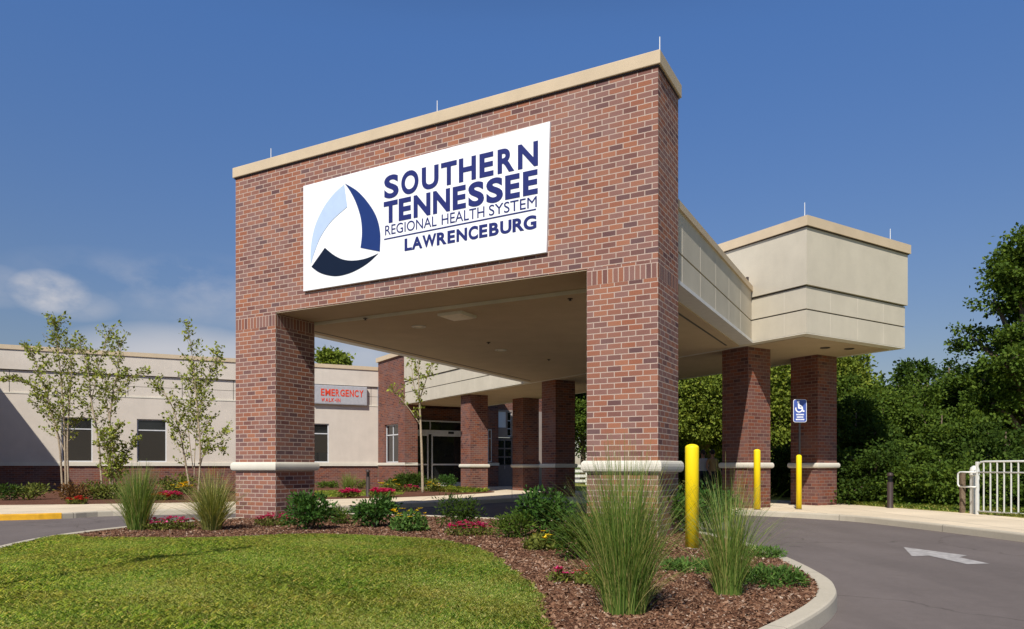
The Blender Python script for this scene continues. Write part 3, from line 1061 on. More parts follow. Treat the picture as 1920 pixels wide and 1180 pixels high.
# ------------------------------------------------------------------ covered walkway
WW = 4.29
walk = empty('covered_walkway', (*W0, 0), TH)
tag(walk, 'long cream stucco walkway roof behind the brick canopy, carried on brick columns', 'covered walkway')
ZWT = 7.30
levels = [(4.50, 5.05, 0.0), (5.085, 5.62, 0.0), (5.655, 7.06, -0.05)]


def hollow(mb, x0, x1, y0, y1, z0, z1, t=0.3):
    """four fascia walls of a roof box"""
    mb.box(x0, x1, y0, y0 + t, z0, z1)
    mb.box(x0, x0 + t, y0 + t, y1, z0, z1, skip='f')
    mb.box(x1 - t, x1, y0 + t, y1, z0, z1, skip='f')
    return mb


for (z0, z1, e), nm in zip(levels, ('lower_fascia', 'middle_fascia', 'upper_fascia')):
    hollow(MB(), e, WW - e, e, WL - 0.01, z0, z1).build(nm, M['stucco'], walk)
for z in (5.05, 5.62):
    d = 0.03 if z < 5.3 else 0.03
    hollow(MB(), d, WW - d, d, WL - 0.011, z, z + 0.035).build('shadow_groove', M['dark_gap'], walk)
hollow(MB(), -0.11, WW + 0.11, -0.11, WL + 0.02, 7.06, ZWT, 0.42).build('coping', M['coping'], walk)
hollow(MB(), -0.075, WW + 0.075, -0.075, WL - 0.01, 7.035, 7.0595, 0.38).build('drip_strip', M['bronze'], walk)
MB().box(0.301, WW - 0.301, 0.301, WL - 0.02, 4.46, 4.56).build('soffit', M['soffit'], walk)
hollow(MB(), 0.004, WW - 0.004, 0.004, WL - 0.02, 4.475, 4.4995, 0.296).build('soffit_border', M['stone'], walk)
MB().box(0.301, WW - 0.301, 0.301, WL - 0.02, 6.8, 6.9).build('roof_deck', M['flash'], walk)
for z0, z1 in ((4.505, 5.045), (5.09, 5.615)):
    for y in np.arange(0.62, WL - 0.5, 1.31):
        MB().box(-0.003, 0.02, y, y + 0.02, z0, z1).build('control_joint', M['joint'], walk)
    for x in np.arange(0.95, WW - 0.3, 1.15):
        MB().box(x, x + 0.02, -0.003, 0.02, z0, z1).build('control_joint', M['joint'], walk)
CS = 0.90
for (x, y) in ((0.3, 1.985), (0.3, 10.8), (0.3, 17.28), (WW - 0.3 - CS, 1.85), (WW - 0.3 - CS, 10.8), (WW - 0.3 - CS, 17.28)):
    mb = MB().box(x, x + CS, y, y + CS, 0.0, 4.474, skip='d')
    c = mb.build('brick_column', M['brick_shaded'], walk, uv0=(x + y * .37, 0.03))
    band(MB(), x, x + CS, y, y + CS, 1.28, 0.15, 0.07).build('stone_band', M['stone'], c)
for x, y in ((0.15, 0.15), (WW - 0.45, 0.15), (0.2, 26.0)):
    if y < WL:
        MB().tube([(x, y, ZWT), (x, y, ZWT + 0.42)], [0.010, 0.008], 8).build('lightning_rod', M['rod'], walk)
for nm, px, py in (('a', 1605, 645), ('b', 1633, 641)):
    c = G(px, py, 4.46) if py > HZ else None
for x, y in ((2.2, 1.0), (2.9, 0.75)):
    c = WK(x, y)
    d = empty('downlight', (c[0], c[1], 4.46))
    tag(d, 'dark recessed downlight under the right end of the walkway roof, %s' % ('closer to the middle column' if x < 2.5 else 'closer to the outer edge'), 'downlight', 'downlights under the walkway end')
    MB().lathe([(0.13, 0.0), (0.13, -0.014), (0.10, -0.018), (0.095, -0.004)], 20).build('trim_ring', M['bronze'], d)
    MB().lathe([(0.094, -0.001), (0.09, -0.008)], 18).build('lens', M['dark_gap'], d)

# ------------------------------------------------------------------ entrance pavilion at the end of the walkway
pav = empty('entrance_pavilion', (*WK(0, WL), 0), TH)
tag(pav, 'brick entrance pavilion with glazed doors at the far end of the covered walkway', 'building')
PH = 7.06


def window_set(parent, x0, x1, z0, z1, y, frame=0.05, mull=(), trans=(), mat=None, blind_top=None, rot=None):
    """framed window: part window > pane, blind"""
    mb = MB()
    d0, d1 = y + 0.0, y + 0.07
    mb.box(x0, x0 + frame, d0, d1, z0, z1)
    mb.box(x1 - frame, x1, d0, d1, z0, z1)
    mb.box(x0 + frame, x1 - frame, d0, d1, z0, z0 + frame)
    mb.box(x0 + frame, x1 - frame, d0, d1, z1 - frame, z1)
    for z in trans:
        mb.box(x0 + frame, x1 - frame, d0 + .003, d1, z - frame / 2, z + frame / 2)
    for x in mull:
        mb.box(x - frame / 2, x + frame / 2, d0 + .006, d1, z0 + frame, z1 - frame)
    if rot:
        mb.v = [rot(p) for p in mb.v]
    w = mb.build('window', mat or M['alu'], parent)
    g = MB().box(x0 + frame * .5, x1 - frame * .5, y + 0.035, y + 0.045, z0 + frame * .5, z1 - frame * .5)
    if rot:
        g.v = [rot(p) for p in g.v]
    g.build('pane', M['glass'], w)
    if blind_top is not None:
        b = MB().box(x0 + frame, x1 - frame, y + 0.029, y + 0.034, blind_top[0], blind_top[1])
        if rot:
            b.v = [rot(p) for p in b.v]
        b.build('blind', M['blind'], w)
    return w


# left face lies in the plane x = 0 and runs along +y; build it unrolled and turn it
turn = lambda p: (p[1], -p[0], p[2])          # local (x along the wall to the left, y in) -> pavilion frame
LWY = 3.65
holes = [(-2.72, -0.86, 1.46, 3.52)]
mb = MB()
wall_holes(mb, -LWY, 0.0, 0.0, PH, holes, 0.0, 0.14)
mb.v = [turn(p) for p in mb.v]
w_ = mb.build('brick_wall', M['brick_shaded'], pav)
window_set(pav, -2.72, -0.86, 1.46, 3.52, 0.10, 0.06, (-1.79,), (2.95,), rot=turn)
# right-hand faces: pier, recessed glazed entrance, wall with door
mb = MB()
mb.box(0.0, 0.72, 0.001, 1.6, 0.0, 4.452, skip='ltdb')
mb.box(0.0, 9.0, 0.3, LWY, 4.452, PH, skip='ltd')
mb.box(4.25, 5.65, 0.001, 1.6, 0.0, 4.452, skip='td')

mb.box(0.72, 4.25, 1.45, 1.6, 3.78, 4.452, skip='td')
mb.build('brick_pier', M['brick_shaded'], pav)
mb = MB()
wall_holes(mb, 5.65, 9.0, 0.13, 4.452, [(5.70, 6.80, 0.13, 2.9), (6.4, 6.70, 2.97, 4.35), (5.70, 6.32, 3.45, 4.35)], 0.25, 0.12)
mb.box(8.7, 9.0, 0.25, LWY, 0.0, 4.452, skip='ftd')
mb.build('stucco_wall', stucco('taupe_stucco', (0.33, 0.27, 0.24)), pav)
window_set(pav, 6.4, 6.70, 2.97, 4.35, 0.31, 0.04, (), (3.4, 3.85))
MB().box(5.70, 6.32, 0.30, 0.34, 3.45, 4.35).build('white_panel', M['sign_white'], pav)
window_set(pav, 4.95, 5.2, 1.5, 3.3, -0.03, 0.04, (), (2.8,))
# half-glazed double door
dr = MB().box(5.72, 6.78, 0.31, 0.36, 0.13, 2.88).build('service_door', M['door'], pav)
for x0 in (5.82, 6.29):
    gm = MB()
    for i in range(3):
        gm.box(x0, x0 + 0.38, 0.304, 0.3095, 1.35 + i * 0.48, 1.35 + i * 0.48 + 0.40)
    gm.build('door_pane', M['glass'], dr)
MB().tube([(6.24, 0.28, 1.1), (6.24, 0.28, 1.3)], 0.012, 8).build('door_handle', M['alu'], dr)
# glazed automatic entrance
y = 1.3
ent = MB()
fr = 0.07
X0, X1 = 0.75, 4.22
for x in (X0, 2.05, X1 - fr):
    ent.box(x, x + fr, y, y + 0.1, 3.25, 3.78)
ent.box(X0 + fr, 2.05, y, y + 0.1, 3.70, 3.78)
ent.box(2.05 + fr, X1 - fr, y, y + 0.1, 3.70, 3.78)
ent.box(X0, X1, y - 0.06, y + 0.1, 3.02, 3.25)
for x in (X0, 1.90, 2.16, X1 - fr):
    ent.box(x, x + fr, y, y + 0.1, 0.13, 3.02)
for a, b in ((X0 + fr, 1.90), (2.16 + fr, X1 - fr)):
    ent.box(a, b, y + 0.01, y + 0.09, 0.13, 0.38)
    ent.box(a, b, y + 0.01, y + 0.09, 2.92, 3.02)
    ent.box(a, b, y + 0.01, y + 0.09, 1.32, 1.40)
e = ent.build('entrance_glazing', M['alu'], pav)
MB().box(X0 + .01, X1 - .01, y + 0.045, y + 0.055, 0.135, 3.77).build('pane', M['glass'], e)
MB().box(X0 + 2.4, X0 + 2.75, y - 0.075, y - 0.061, 3.06, 3.18).build('door_sensor', M['black'], e)
# stone band
mb = MB()
mb.box(-0.05, 0.0, -0.05, LWY, 1.30, 1.45)
mb.box(0.0, 0.72, -0.05, 0.0, 1.30, 1.45)
MB().box(4.22, 5.68, -0.05, 0.0, 1.30, 1.45).build('stone_band', M['stone'], pav)
bevel(mb.build('stone_band', M['stone'], pav), 0.02, 2)
mb = MB()
mb.box(-0.10, 9.1, 0.3, LWY + 0.1, PH, 7.30)
mb.box(-0.11, 0.3, WL * 0 + 0.02, 0.3, PH, 7.30, skip='b')
mb.build('coping', M['coping'], pav)

# ------------------------------------------------------------------ the stucco wing on the left
wing = empty('hospital_wing', (*WG_O, 0), WG_A)
tag(wing, 'low stucco hospital wing with brick base and dark windows, left of the canopy', 'building')
wins = [(-15.15, -13.88), (-12.0, -10.69), (-4.02, -2.72)]
LX = -18.9
holes = [(a, b, 1.47, 3.57) for a, b in wins]
mb = MB()
wall_holes(mb, LX, 0.0, 1.44, 4.60, holes, 0.0, 0.13)
mb.build('stucco_wall', M['stucco_grey'], wing)
MB().box(LX, 0.0, 0.02, 0.3, 0.0, 1.28, skip='b').build('brick_base', M['brick_shaded'], wing)
MB().box(LX, 0, -0.06, 0.25, 1.28, 1.445).build('stone_band', M['stone'], wing)
fz = MB().box(LX, 0, 0.035, 0.3, 4.66, 5.135).box(LX, 0, 0.035, 0.3, 5.155, 5.67).build('frieze', M['stucco_grey'], wing)
MB().box(LX, 0, 0.06, 0.3, 5.135, 5.155).build('shadow_groove', M['dark_gap'], fz)
for x in np.arange(-17.2, -0.3, 2.4):
    MB().box(x, x + 0.025, 0.031, 0.06, 4.665, 5.665).build('control_joint', M['dark_gap'], fz)
MB().box(LX, 0, -0.02, 0.3, 4.60, 4.66).build('ledge', M['stone'], wing)
MB().box(LX, 0, 0.02, 0.3, 5.67, 5.70).build('shadow_groove', M['dark_gap'], wing)
MB().box(LX, 0, -0.06, 0.3, 5.70, 6.60).build('parapet', M['stucco_grey'], wing)
MB().box(LX, -0.02, -0.11, 0.35, 6.60, 6.80).build('coping', M['coping'], wing)
MB().box(LX - 8, -0.02, 0.351, 14, 6.0, 6.2).build('roof_deck', M['flash'], wing)
for a, b in wins:
    window_set(wing, a + 0.001, b - 0.001, 1.471, 3.569, 0.07, 0.055, (), (3.03,), blind_top=(1.53 if a < -5 else 2.0, 2.99))
# the part of the wing that steps forward, just outside the picture (its shadow lies on the wall)
mb = MB().box(LX - 8, LX - 0.001, -5.9, 0.3, 1.44, 6.60)
mb.build('projecting_wall', M['stucco_grey'], wing)
MB().box(LX - 8, LX - 0.001, -5.9, 0.3, 0.0, 1.439).build('brick_base', M['brick_shaded'], wing)
MB().box(LX - 8, LX + 0.06, -5.96, 0.3, 6.602, 6.8).build('coping', M['coping'], wing)

# red EMERGENCY box on the wall
em = empty('emergency_sign', (*WG(-2.05, -0.19), 4.6), WG_A)
tag(em, 'grey box sign with red EMERGENCY WALK-IN letters on the stucco wall', 'sign')
o = MB().box(-1.55, 1.39, 0.0, 0.165, 0.02, 1.05).build('sign_box', M['sign_grey'], em)
bevel(o, 0.025, 2)
MB().box(-1.5, 1.34, -0.006, 0.001, 0.07, 1.0).build('sign_face', M['sign_grey'], em)
def sign_line(word, wts, x0, x1, z0, z1, bold, gap):
    u = (x1 - x0 - gap * (len(word) - 1)) / sum(wts)
    x = x0
    for ch_, w in zip(word, wts):
        if ch_ == '-':
            MB().box(x, x + w * u, -0.019, -0.007, (z0 + z1) / 2 - 0.025, (z0 + z1) / 2 + 0.025).build('lettering', M['red_letter'], em)
        elif ch_ != ' ':
            text_obj('lettering', ch_, M['red_letter'], em, x, x + w * u, z0, z1, -0.007, bold, 0.012)
        x += w * u + gap


sign_line('EMERGENCY', (.82, 1.25, .82, .92, 1.05, .82, 1.0, .98, 1.0), -1.14, 1.17, 0.47, 0.85, 0.022, 0.045)
sign_line('WALK-IN', (1.4, 1.1, .8, 1.0, .5, .3, 1.0), -1.12, -0.10, 0.15, 0.36, 0.022, 0.035)

# ------------------------------------------------------------------ foliage builders


def frames(n, up=0.3, dirs=None):
    """random leaf directions; dirs adds an outward bias"""
    d = rng.normal(size=(n, 3))
    if dirs is not None:
        d += dirs
    d[:, 2] += up
    d /= np.linalg.norm(d, axis=1, keepdims=True) + 1e-9
    s = rng.normal(size=(n, 3))
    s -= (s * d).sum(1, keepdims=True) * d
    s /= np.linalg.norm(s, axis=1, keepdims=True) + 1e-9
    return d, s


def leaves_mesh(name, P, L, W, D, S):
    """pointed leaves, folded a little along the midrib"""
    n = len(P)
    L = np.broadcast_to(L, n)[:, None]
    W = np.broadcast_to(W, n)[:, None]
    N = np.cross(D, S)
    a = P
    b = P + D * L * .45 + S * W * .5 + N * W * .12
    c = P + D * L
    d = P + D * L * .45 - S * W * .5 + N * W * .12
    V = np.stack([a, b, c, d], 1).reshape(-1, 3)
    F = np.arange(4 * n, dtype=np.int32).reshape(-1, 4)
    return np_mesh(name, V, F)


def crown_points(lobes, n_clumps, per, spread, shell=0.6):
    vol = np.array([l[3] * l[4] * l[5] for l in lobes]) ** 0.75
    k = rng.choice(len(lobes), n_clumps, p=vol / vol.sum())
    Lb = np.array(lobes)[k]
    d = rng.normal(size=(n_clumps, 3))
    d /= np.linalg.norm(d, axis=1, keepdims=True)
    r = shell + (1.05 - shell) * rng.random((n_clumps, 1)) ** 0.7
    C = Lb[:, :3] + d * Lb[:, 3:6] * r
    sp = spread * (0.6 + 0.8 * rng.random((n_clumps, 1, 1)))
    off = np.clip(rng.normal(size=(n_clumps, per, 3)), -1.7, 1.7) * sp * np.array([1, 1, 0.62])
    P = (C[:, None, :] + off).reshape(-1, 3)
    out = (d[:, None, :] + off / (spread * 2)).reshape(-1, 3)
    return P, out, C


def big_tree(name, loc, lobes, n_clumps, per, spread, leaf, mat, label, cat='tree', group=None, trunk_r=0.2, shell=0.55, zmin=0.2):
    t = empty(name, loc)
    tag(t, label, cat, group)
    P, out, C = crown_points(lobes, n_clumps, per, spread, shell)
    keep = P[:, 2] > zmin
    P, out = P[keep], out[keep]
    D, S = frames(len(P), -0.1, out * 0.8)
    sz = leaf * (0.7 + 0.6 * rng.random(len(P)))
    link_mesh('crown', leaves_mesh('crown', P, sz, sz * 0.72, D, S), mat, t)
    mb = MB()
    top = max(l[2] for l in lobes)
    zz = min(l[2] for l in lobes)
    mb.tube([(0, 0, -0.1), (0.05, 0.02, zz * .5), (-0.04, 0.05, zz), (0.02, 0, top)], [trunk_r * 1.25, trunk_r, trunk_r * .8, trunk_r * .25], 9)
    for l in lobes:
        c = Vector(l[:3])
        s = Vector((0, 0, max(0.4, min(zz * 0.8, c.z * 0.55))))
        mid = s.lerp(c, 0.55) + Vector((0, 0, 0.15 * (c - s).length))
        mb.tube([s, mid, c], [trunk_r * .55, trunk_r * .35, trunk_r * .12], 6)
    for c in C[::max(1, len(C) // 26)]:
        l = min(lobes, key=lambda q: (Vector(q[:3]) - Vector(c)).length)
        mb.tube([Vector(l[:3]), Vector(c)], [trunk_r * .14, trunk_r * .05], 4)
    mb.build('trunk', M['bark'], t, smooth=True)
    return t


def lobes_round(h, w, base, n=7, seed=0, squash=1.0):
    r = random.Random(seed)
    out = [(0, 0, (h + base) / 2, w * .75, w * .75, (h - base) * .42)]
    for k in range(n):
        a = 2 * math.pi * k / n + r.uniform(-.4, .4)
        z = base + (h - base) * r.uniform(.15, .85)
        rr = w * r.uniform(.45, .75) * (1.0 - 0.45 * abs((z - base) / (h - base) - .4))
        s = w * r.uniform(.34, .55)
        out.append((math.cos(a) * rr, math.sin(a) * rr, z, s, s, s * .8 * squash))
    out.append((r.uniform(-.2, .2) * w, r.uniform(-.2, .2) * w, h - w * .32, w * .4, w * .4, w * .34))
    return out


def young_tree(name, loc, stems, label, density=1.0, leaf=0.10, group=None, mat=None, trunk_r=0.045, br=(0.35, 1.15), bark='pale_bark', start=0.25):
    """slim multi-stemmed tree: stems are lists of (x, y, z); twigs with leaves rise from them"""
    t = empty(name, loc)
    tag(t, label, 'tree', group)
    tm, bm_ = MB(), MB()
    LP, LD = [], []
    r = random.Random(sum(map(ord, label)))
    for st in stems:
        pts = [Vector(p) for p in st]
        fine = []
        for i in range(len(pts) - 1):
            g = lambda k: pts[max(0, min(len(pts) - 1, k))]
            p0, p1, p2, p3 = g(i - 1), g(i), g(i + 1), g(i + 2)
            for k in range(6):
                u = k / 6
                fine.append(0.5 * ((2 * p1) + (p2 - p0) * u + (2 * p0 - 5 * p1 + 4 * p2 - p3) * u * u + (3 * p1 - p0 - 3 * p2 + p3) * u ** 3))
        fine.append(pts[-1])
        n = len(fine)
        tr0 = trunk_r if pts[0].z < 0.1 else trunk_r * 0.42
        rad = [tr0 * (1 - 0.85 * i / (n - 1)) for i in range(n)]
        tm.tube(fine, rad, 7)
        L = sum((b - a).length for a, b in zip(fine, fine[1:]))
        nb = int(L * 6.8 * density)
        for k in range(nb):
            u = start + (1 - start) * (k + r.random()) / nb
            i = min(n - 2, int(u * (n - 1)))
            p = fine[i].lerp(fine[i + 1], u * (n - 1) - i)
            ax = (fine[i + 1] - fine[i]).normalized()
            a = r.uniform(0, 2 * math.pi)
            side = Vector((math.cos(a), math.sin(a), 0))
            d = (side * r.uniform(.55, 1.0) + ax * r.uniform(.45, 1.0)).normalized()
            ln = r.uniform(*br) * (1.15 - 0.65 * u)
            q1 = p + d * ln * .5 + Vector((0, 0, 0.02))
            q2 = p + d * ln + Vector((0, 0, 0.12 * ln))
            bm_.tube([p, q1, q2], [0.011, 0.008, 0.004], 4, caps=False)
            m = max(4, int(ln * 26))
            for j in range(m):
                f = 0.2 + 0.8 * r.random()
                b = (p.lerp(q1, f * 2) if f < .5 else q1.lerp(q2, f * 2 - 1))
                LP.append((b.x + r.gauss(0, .05), b.y + r.gauss(0, .05), b.z + r.gauss(0, .05)))
                LD.append((d.x, d.y, d.z * .6))
        for j in range(10):
            LP.append(tuple(fine[-1] + Vector((r.gauss(0, .07), r.gauss(0, .07), r.gauss(0, .12)))))
            LD.append((0, 0, 1))
    P, O = np.array(LP), np.array(LD)
    D, S = frames(len(P), 0.0, O * 0.9)
    sz = leaf * (0.65 + 0.7 * rng.random(len(P)))
    tr = tm.build('trunk', M[bark], t, smooth=True)
    bm_.build('branches', M[bark], tr)
    link_mesh('crown', leaves_mesh('crown', P, sz, sz * .62, D, S), mat or M['leaf_birch'], t)
    return t


def shrub(name, loc, r, h, n, leaf, mat, label, cat='shrub', group=None, upright=0.6, ratio=0.42, lobes=None, stems=9):
    """leafy shrub: foliage on many short stems"""
    s = empty(name, loc)
    tag(s, label, cat, group)
    lb = lobes or [(0, 0, h * .5, r * .75, r * .75, h * .42)] + [(math.cos(a) * r * .5, math.sin(a) * r * .5, h * random.uniform(.35, .68), r * .46, r * .46, h * .30)
                                                                    for a in np.linspace(0.3, 6.0, 6)]
    per = 9
    P, out, C = crown_points(lb, max(10, n // per), per, min(r, h) * .16, 0.35)
    k = P[:, 2] > 0.02
    P, out = P[k], out[k]
    D, S = frames(len(P), upright, out * 1.3)
    sz = leaf * (0.6 + 0.7 * rng.random(len(P)))
    link_mesh('foliage', leaves_mesh('foliage', P, sz, sz * ratio, D, S), mat, s)
    mb = MB()
    for q in C[::max(1, len(C) // stems)]:
        mb.tube([(q[0] * .15, q[1] * .15, -0.02), (q[0] * .55, q[1] * .55, q[2] * .55), tuple(q)], [0.012, 0.009, 0.004], 5)
    mb.build('stem', M['bark'], s)
    return s


def grass_tuft(name, loc, n, h, spread, mat, label, cat='ornamental grass', group=None, droop=0.5, w=0.008, r0=0.1, seg=6, stiff=1.0, wisps=0.14):
    """clump of arching blades rooted in a small crown"""
    a = rng.random(n) * 2 * np.pi
    rr = r0 * np.sqrt(rng.random(n))
    base = np.stack([np.cos(a) * rr, np.sin(a) * rr, np.full(n, -0.02)], 1)
    a2 = a + rng.normal(0, .5, n)
    lean = spread * np.abs(rng.beta(1.3, 1.9, n)) * 1.5
    lean *= np.where(rng.random(n) < wisps, 1.7, 0.85) * (0.45 + 0.8 * rr / r0)
    hh = h * (0.45 + 0.55 * rng.random(n) ** 0.8) * (1 - 0.18 * lean / max(spread, 1e-6) * stiff)
    dr = droop * rng.random(n) ** 1.6
    tt = np.linspace(0, 1, seg + 1)
    X = np.stack([np.cos(a2), np.sin(a2)], 1)
    V = []
    side = np.stack([-np.sin(a2 + rng.normal(0, .7, n)), np.cos(a2 + rng.normal(0, .7, n)), np.zeros(n)], 1)
    for t in tt:
        out = lean * (0.35 * t + 0.65 * t ** 2.1) + dr * h * .35 * t ** 3
        z = hh * (t - 0.0 * t) - dr * hh * 0.45 * t ** 3
        p = base.copy()
        p[:, 0] += X[:, 0] * out
        p[:, 1] += X[:, 1] * out
        p[:, 2] += z
        ww = w * (1 - 0.88 * t ** 1.5) * (0.7 + 0.6 * rng.random(n))
        V += [p - side * ww[:, None] * .5, p + side * ww[:, None] * .5]
    V = np.stack(V, 1)                       # n, 2*(seg+1), 3
    m = 2 * (seg + 1)
    F = []
    b = np.arange(n)[:, None] * m
    for k in range(seg):
        F.append(np.concatenate([b + 2 * k, b + 2 * k + 1, b + 2 * k + 3, b + 2 * k + 2], 1))
    F = np.concatenate(F, 0)
    o = link_mesh(name, np_mesh(name, V.reshape(-1, 3), F), mat)
    o.location = loc
    return tag(o, label, cat, group)


def flowers(name, loc, rx, ry, h, n_leaf, n_fl, petal, lmat, fmat, label, group=None, leaf=0.05, fsize=0.03, cat='flowers', ry_=None):
    """low flowering plant: foliage and blossoms"""
    s = empty(name, loc)
    tag(s, label, cat, group)
    a = rng.random(n_leaf) * 2 * np.pi
    q = np.sqrt(rng.random(n_leaf))
    P = np.stack([np.cos(a) * q * rx, np.sin(a) * q * ry, rng.random(n_leaf) * h * .85 * (1 - .5 * q ** 2)], 1)
    D, S = frames(n_leaf, 0.7)
    sz = leaf * (0.6 + 0.7 * rng.random(n_leaf))
    link_mesh('foliage', leaves_mesh('foliage', P, sz, sz * .45, D, S), lmat, s)
    a = rng.random(n_fl) * 2 * np.pi
    q = np.sqrt(rng.random(n_fl))
    C = np.stack([np.cos(a) * q * rx * .95, np.sin(a) * q * ry * .95, h * (0.75 + 0.35 * rng.random(n_fl)) * (1 - .3 * q ** 2)], 1)
    k = 6
    ang = np.linspace(0, 2 * np.pi, k, endpoint=False)
    P = np.repeat(C, k, 0)
    tilt = rng.normal(0, .35, (n_fl, 3))
    tilt[:, 2] += 0.5
    dd = np.stack([np.cos(ang), np.sin(ang), np.zeros(k)], 1)
    D = (dd[None] + tilt[:, None] * .8).reshape(-1, 3)
    D /= np.linalg.norm(D, axis=1, keepdims=True)
    S = np.cross(D, np.array([0.1, 0.2, 1.0]))
    S /= np.linalg.norm(S, axis=1, keepdims=True)
    sz = np.repeat(fsize * (0.7 + 0.6 * rng.random(n_fl)), k)
    link_mesh('blossoms', leaves_mesh('blossoms', P, sz, sz * .8, D, S), fmat, s)
    mb = MB()
    for c in C[::max(1, n_fl // 14)]:
        mb.tube([(c[0] * .7, c[1] * .7, 0), tuple(c)], [0.004, 0.003], 4, caps=False)
    mb.build('stem', M['leaf_mid'], s)
    return s


def P3(px, py, z):
    x, y = G(px, py, z)
    return (x, y, z)


# ------------------------------------------------------------------ lawn blades and bark chips


def lawn_blades(name, poly, n, h, zf, mat, w=0.006, edge=0.0):
    xs = [p[0] for p in poly]
    ys = [p[1] for p in poly]
    X = rng.uniform(min(xs), max(xs), n)
    Y = rng.uniform(min(ys), max(ys), n)
    k = inside(poly, X, Y)
    X, Y = X[k], Y[k]
    m = len(X)
    Z = np.broadcast_to(zf(X, Y), m).astype(float)
    a = rng.random(m) * 2 * np.pi
    hh = h * (0.5 + 0.7 * rng.random(m)) * (0.85 + 0.3 * np.sin(X * 2.1 + 1.3 * Y) * np.sin(Y * 1.7)) * (0.8 + 0.35 * rng.random(m) ** 3)
    ln = hh * (0.5 + 1.3 * rng.random(m))
    dx, dy = np.cos(a), np.sin(a)
    ww = w * (0.7 + 0.7 * rng.random(m))
    b = np.stack([X, Y, Z - 0.004], 1)
    s = np.stack([-dy, dx, np.zeros(m)], 1) * ww[:, None] * .5
    mid = b + np.stack([dx * ln * .35, dy * ln * .35, hh * .65], 1)
    tip = b + np.stack([dx * ln, dy * ln, hh], 1)
    V = np.stack([b - s, b + s, mid + s * .75, tip, mid - s * .75], 1).reshape(-1, 3)
    F = np.arange(5 * m, dtype=np.int32).reshape(-1, 5)
    return tag(link_mesh(name, np_mesh(name, V, F), mat), kind='stuff')


ragged = [(p[0] + (q[0] - p[0]) * k, p[1] + (q[1] - p[1]) * k) for p, q, k in zip(lawn, offset(lawn, -0.10), rng.random(len(lawn)))]
lb = lawn_blades('lawn_grass', ragged, 500000, 0.036, lawn_z, M['lawn'], 0.0045)
tag(lb, 'mown lawn grass, green with dry straw patches', 'grass')


def chips(name, polys_in, polys_out, n, zf, mat, near):
    X, Y = near(n)
    k = np.zeros(n, bool)
    for p in polys_in:
        k |= inside(p, X, Y)
    for p in polys_out:
        k &= ~inside(p, X, Y)
    X, Y = X[k], Y[k]
    m = len(X)
    L = 0.018 + 0.05 * rng.random(m) ** 2
    W = L * (0.22 + 0.4 * rng.random(m))
    T = 0.003 + 0.005 * rng.random(m)
    d = rng.normal(size=(m, 3))
    d[:, 2] *= 0.35
    d /= np.linalg.norm(d, axis=1, keepdims=True)
    u = rng.normal(size=(m, 3)) * .35
    u[:, 2] += 1
    s = np.cross(d, u)
    s /= np.linalg.norm(s, axis=1, keepdims=True)
    nn = np.cross(s, d)
    c = np.stack([X, Y, zf + 0.006 + 0.014 * rng.random(m)], 1)
    V = []
    for i, j, q in ((-1, -1, 1), (1, -.8, 1), (1, .8, 1), (-1, 1, 1), (-1, -1, -1), (1, -.8, -1), (1, .8, -1), (-1, 1, -1)):
        V.append(c + d * (L * i * .5)[:, None] + s * (W * j * .5)[:, None] + nn * (T * q * .5)[:, None])
    V = np.stack(V, 1).reshape(-1, 3)
    f = np.array([[0, 1, 2, 3], [0, 4, 5, 1], [1, 5, 6, 2], [2, 6, 7, 3], [3, 7, 4, 0]])
    F = (np.arange(m)[:, None, None] * 8 + f[None]).reshape(-1, 4)
    return tag(link_mesh(name, np_mesh(name, V, F), mat), kind='stuff')


def near_island(n):
    # denser towards the viewer
    k = n // 2
    X = np.concatenate([rng.uniform(-0.6, 3.4, k), rng.uniform(-7.6, 3.5, n - k)])
    Y = np.concatenate([rng.uniform(4.3, 9.0, k), rng.uniform(7.5, 17.4, n - k)])
    return X, Y


pill = [[CN(x0, 0), CN(x0 + PW, 0), CN(x0 + PW, PD), CN(x0, PD)] for x0 in (-CW, -PW)]
ch = chips('bark_mulch', [isl_in], [lawn] + pill, 150000, 0.112, M['chips'], near_island)
tag(ch, 'reddish brown bark mulch spread round the lawn', 'mulch')
tb = lawn_blades('turf_grass', bed_turf, 30000, 0.09, lambda x, y: 0.165 + 0 * x, M['lawn'], 0.012)
tag(tb, 'bright grass strip in front of the wing wall', 'grass')
verge_poly = [(11.5, 8), (11.25, 14.5), (11.0, 17.2), (10.3, 20.0), (9.9, 22.0), (11.2, 22.6), (12.0, 20.0), (12.6, 16.5), (12.6, 8)]
vb = lawn_blades('verge_grass', verge_poly, 45000, 0.10, lambda x, y: 0.15 + 0 * x, M['lawn'], 0.012)
tag(vb, 'unmown grass verge along the back of the right-hand pavement', 'grass')

# ------------------------------------------------------------------ plants of the island
MZ = 0.12
ORN = 'ornamental grass clumps on the island'
grass_tuft('ornamental_grass', P3(258, 994, MZ), 900, 1.38, 0.32, M['reed'], 'upright dark green ornamental grass clump at the left tip of the island', group=ORN, r0=0.16, w=0.012, droop=0.3)
grass_tuft('ornamental_grass', P3(398, 994, MZ), 900, 1.28, 0.48, M['reed_pale'], 'pale arching ornamental grass clump beside the left brick pillar', group=ORN, r0=0.14, w=0.012, droop=0.75)
grass_tuft('ornamental_grass', P3(1172, 1150, MZ), 1500, 1.50, 0.29, M['reed'], 'tallest ornamental grass clump, in front of the right brick pillar', group=ORN, r0=0.155, w=0.0068, droop=0.5, seg=8, wisps=0.24)
grass_tuft('ornamental_grass', P3(1366, 1116, MZ), 560, 1.34, 0.33, M['reed'], 'ornamental grass clump beside the front yellow bollard and kerb', group=ORN, r0=0.11, w=0.0068, droop=0.55, seg=8, wisps=0.25)
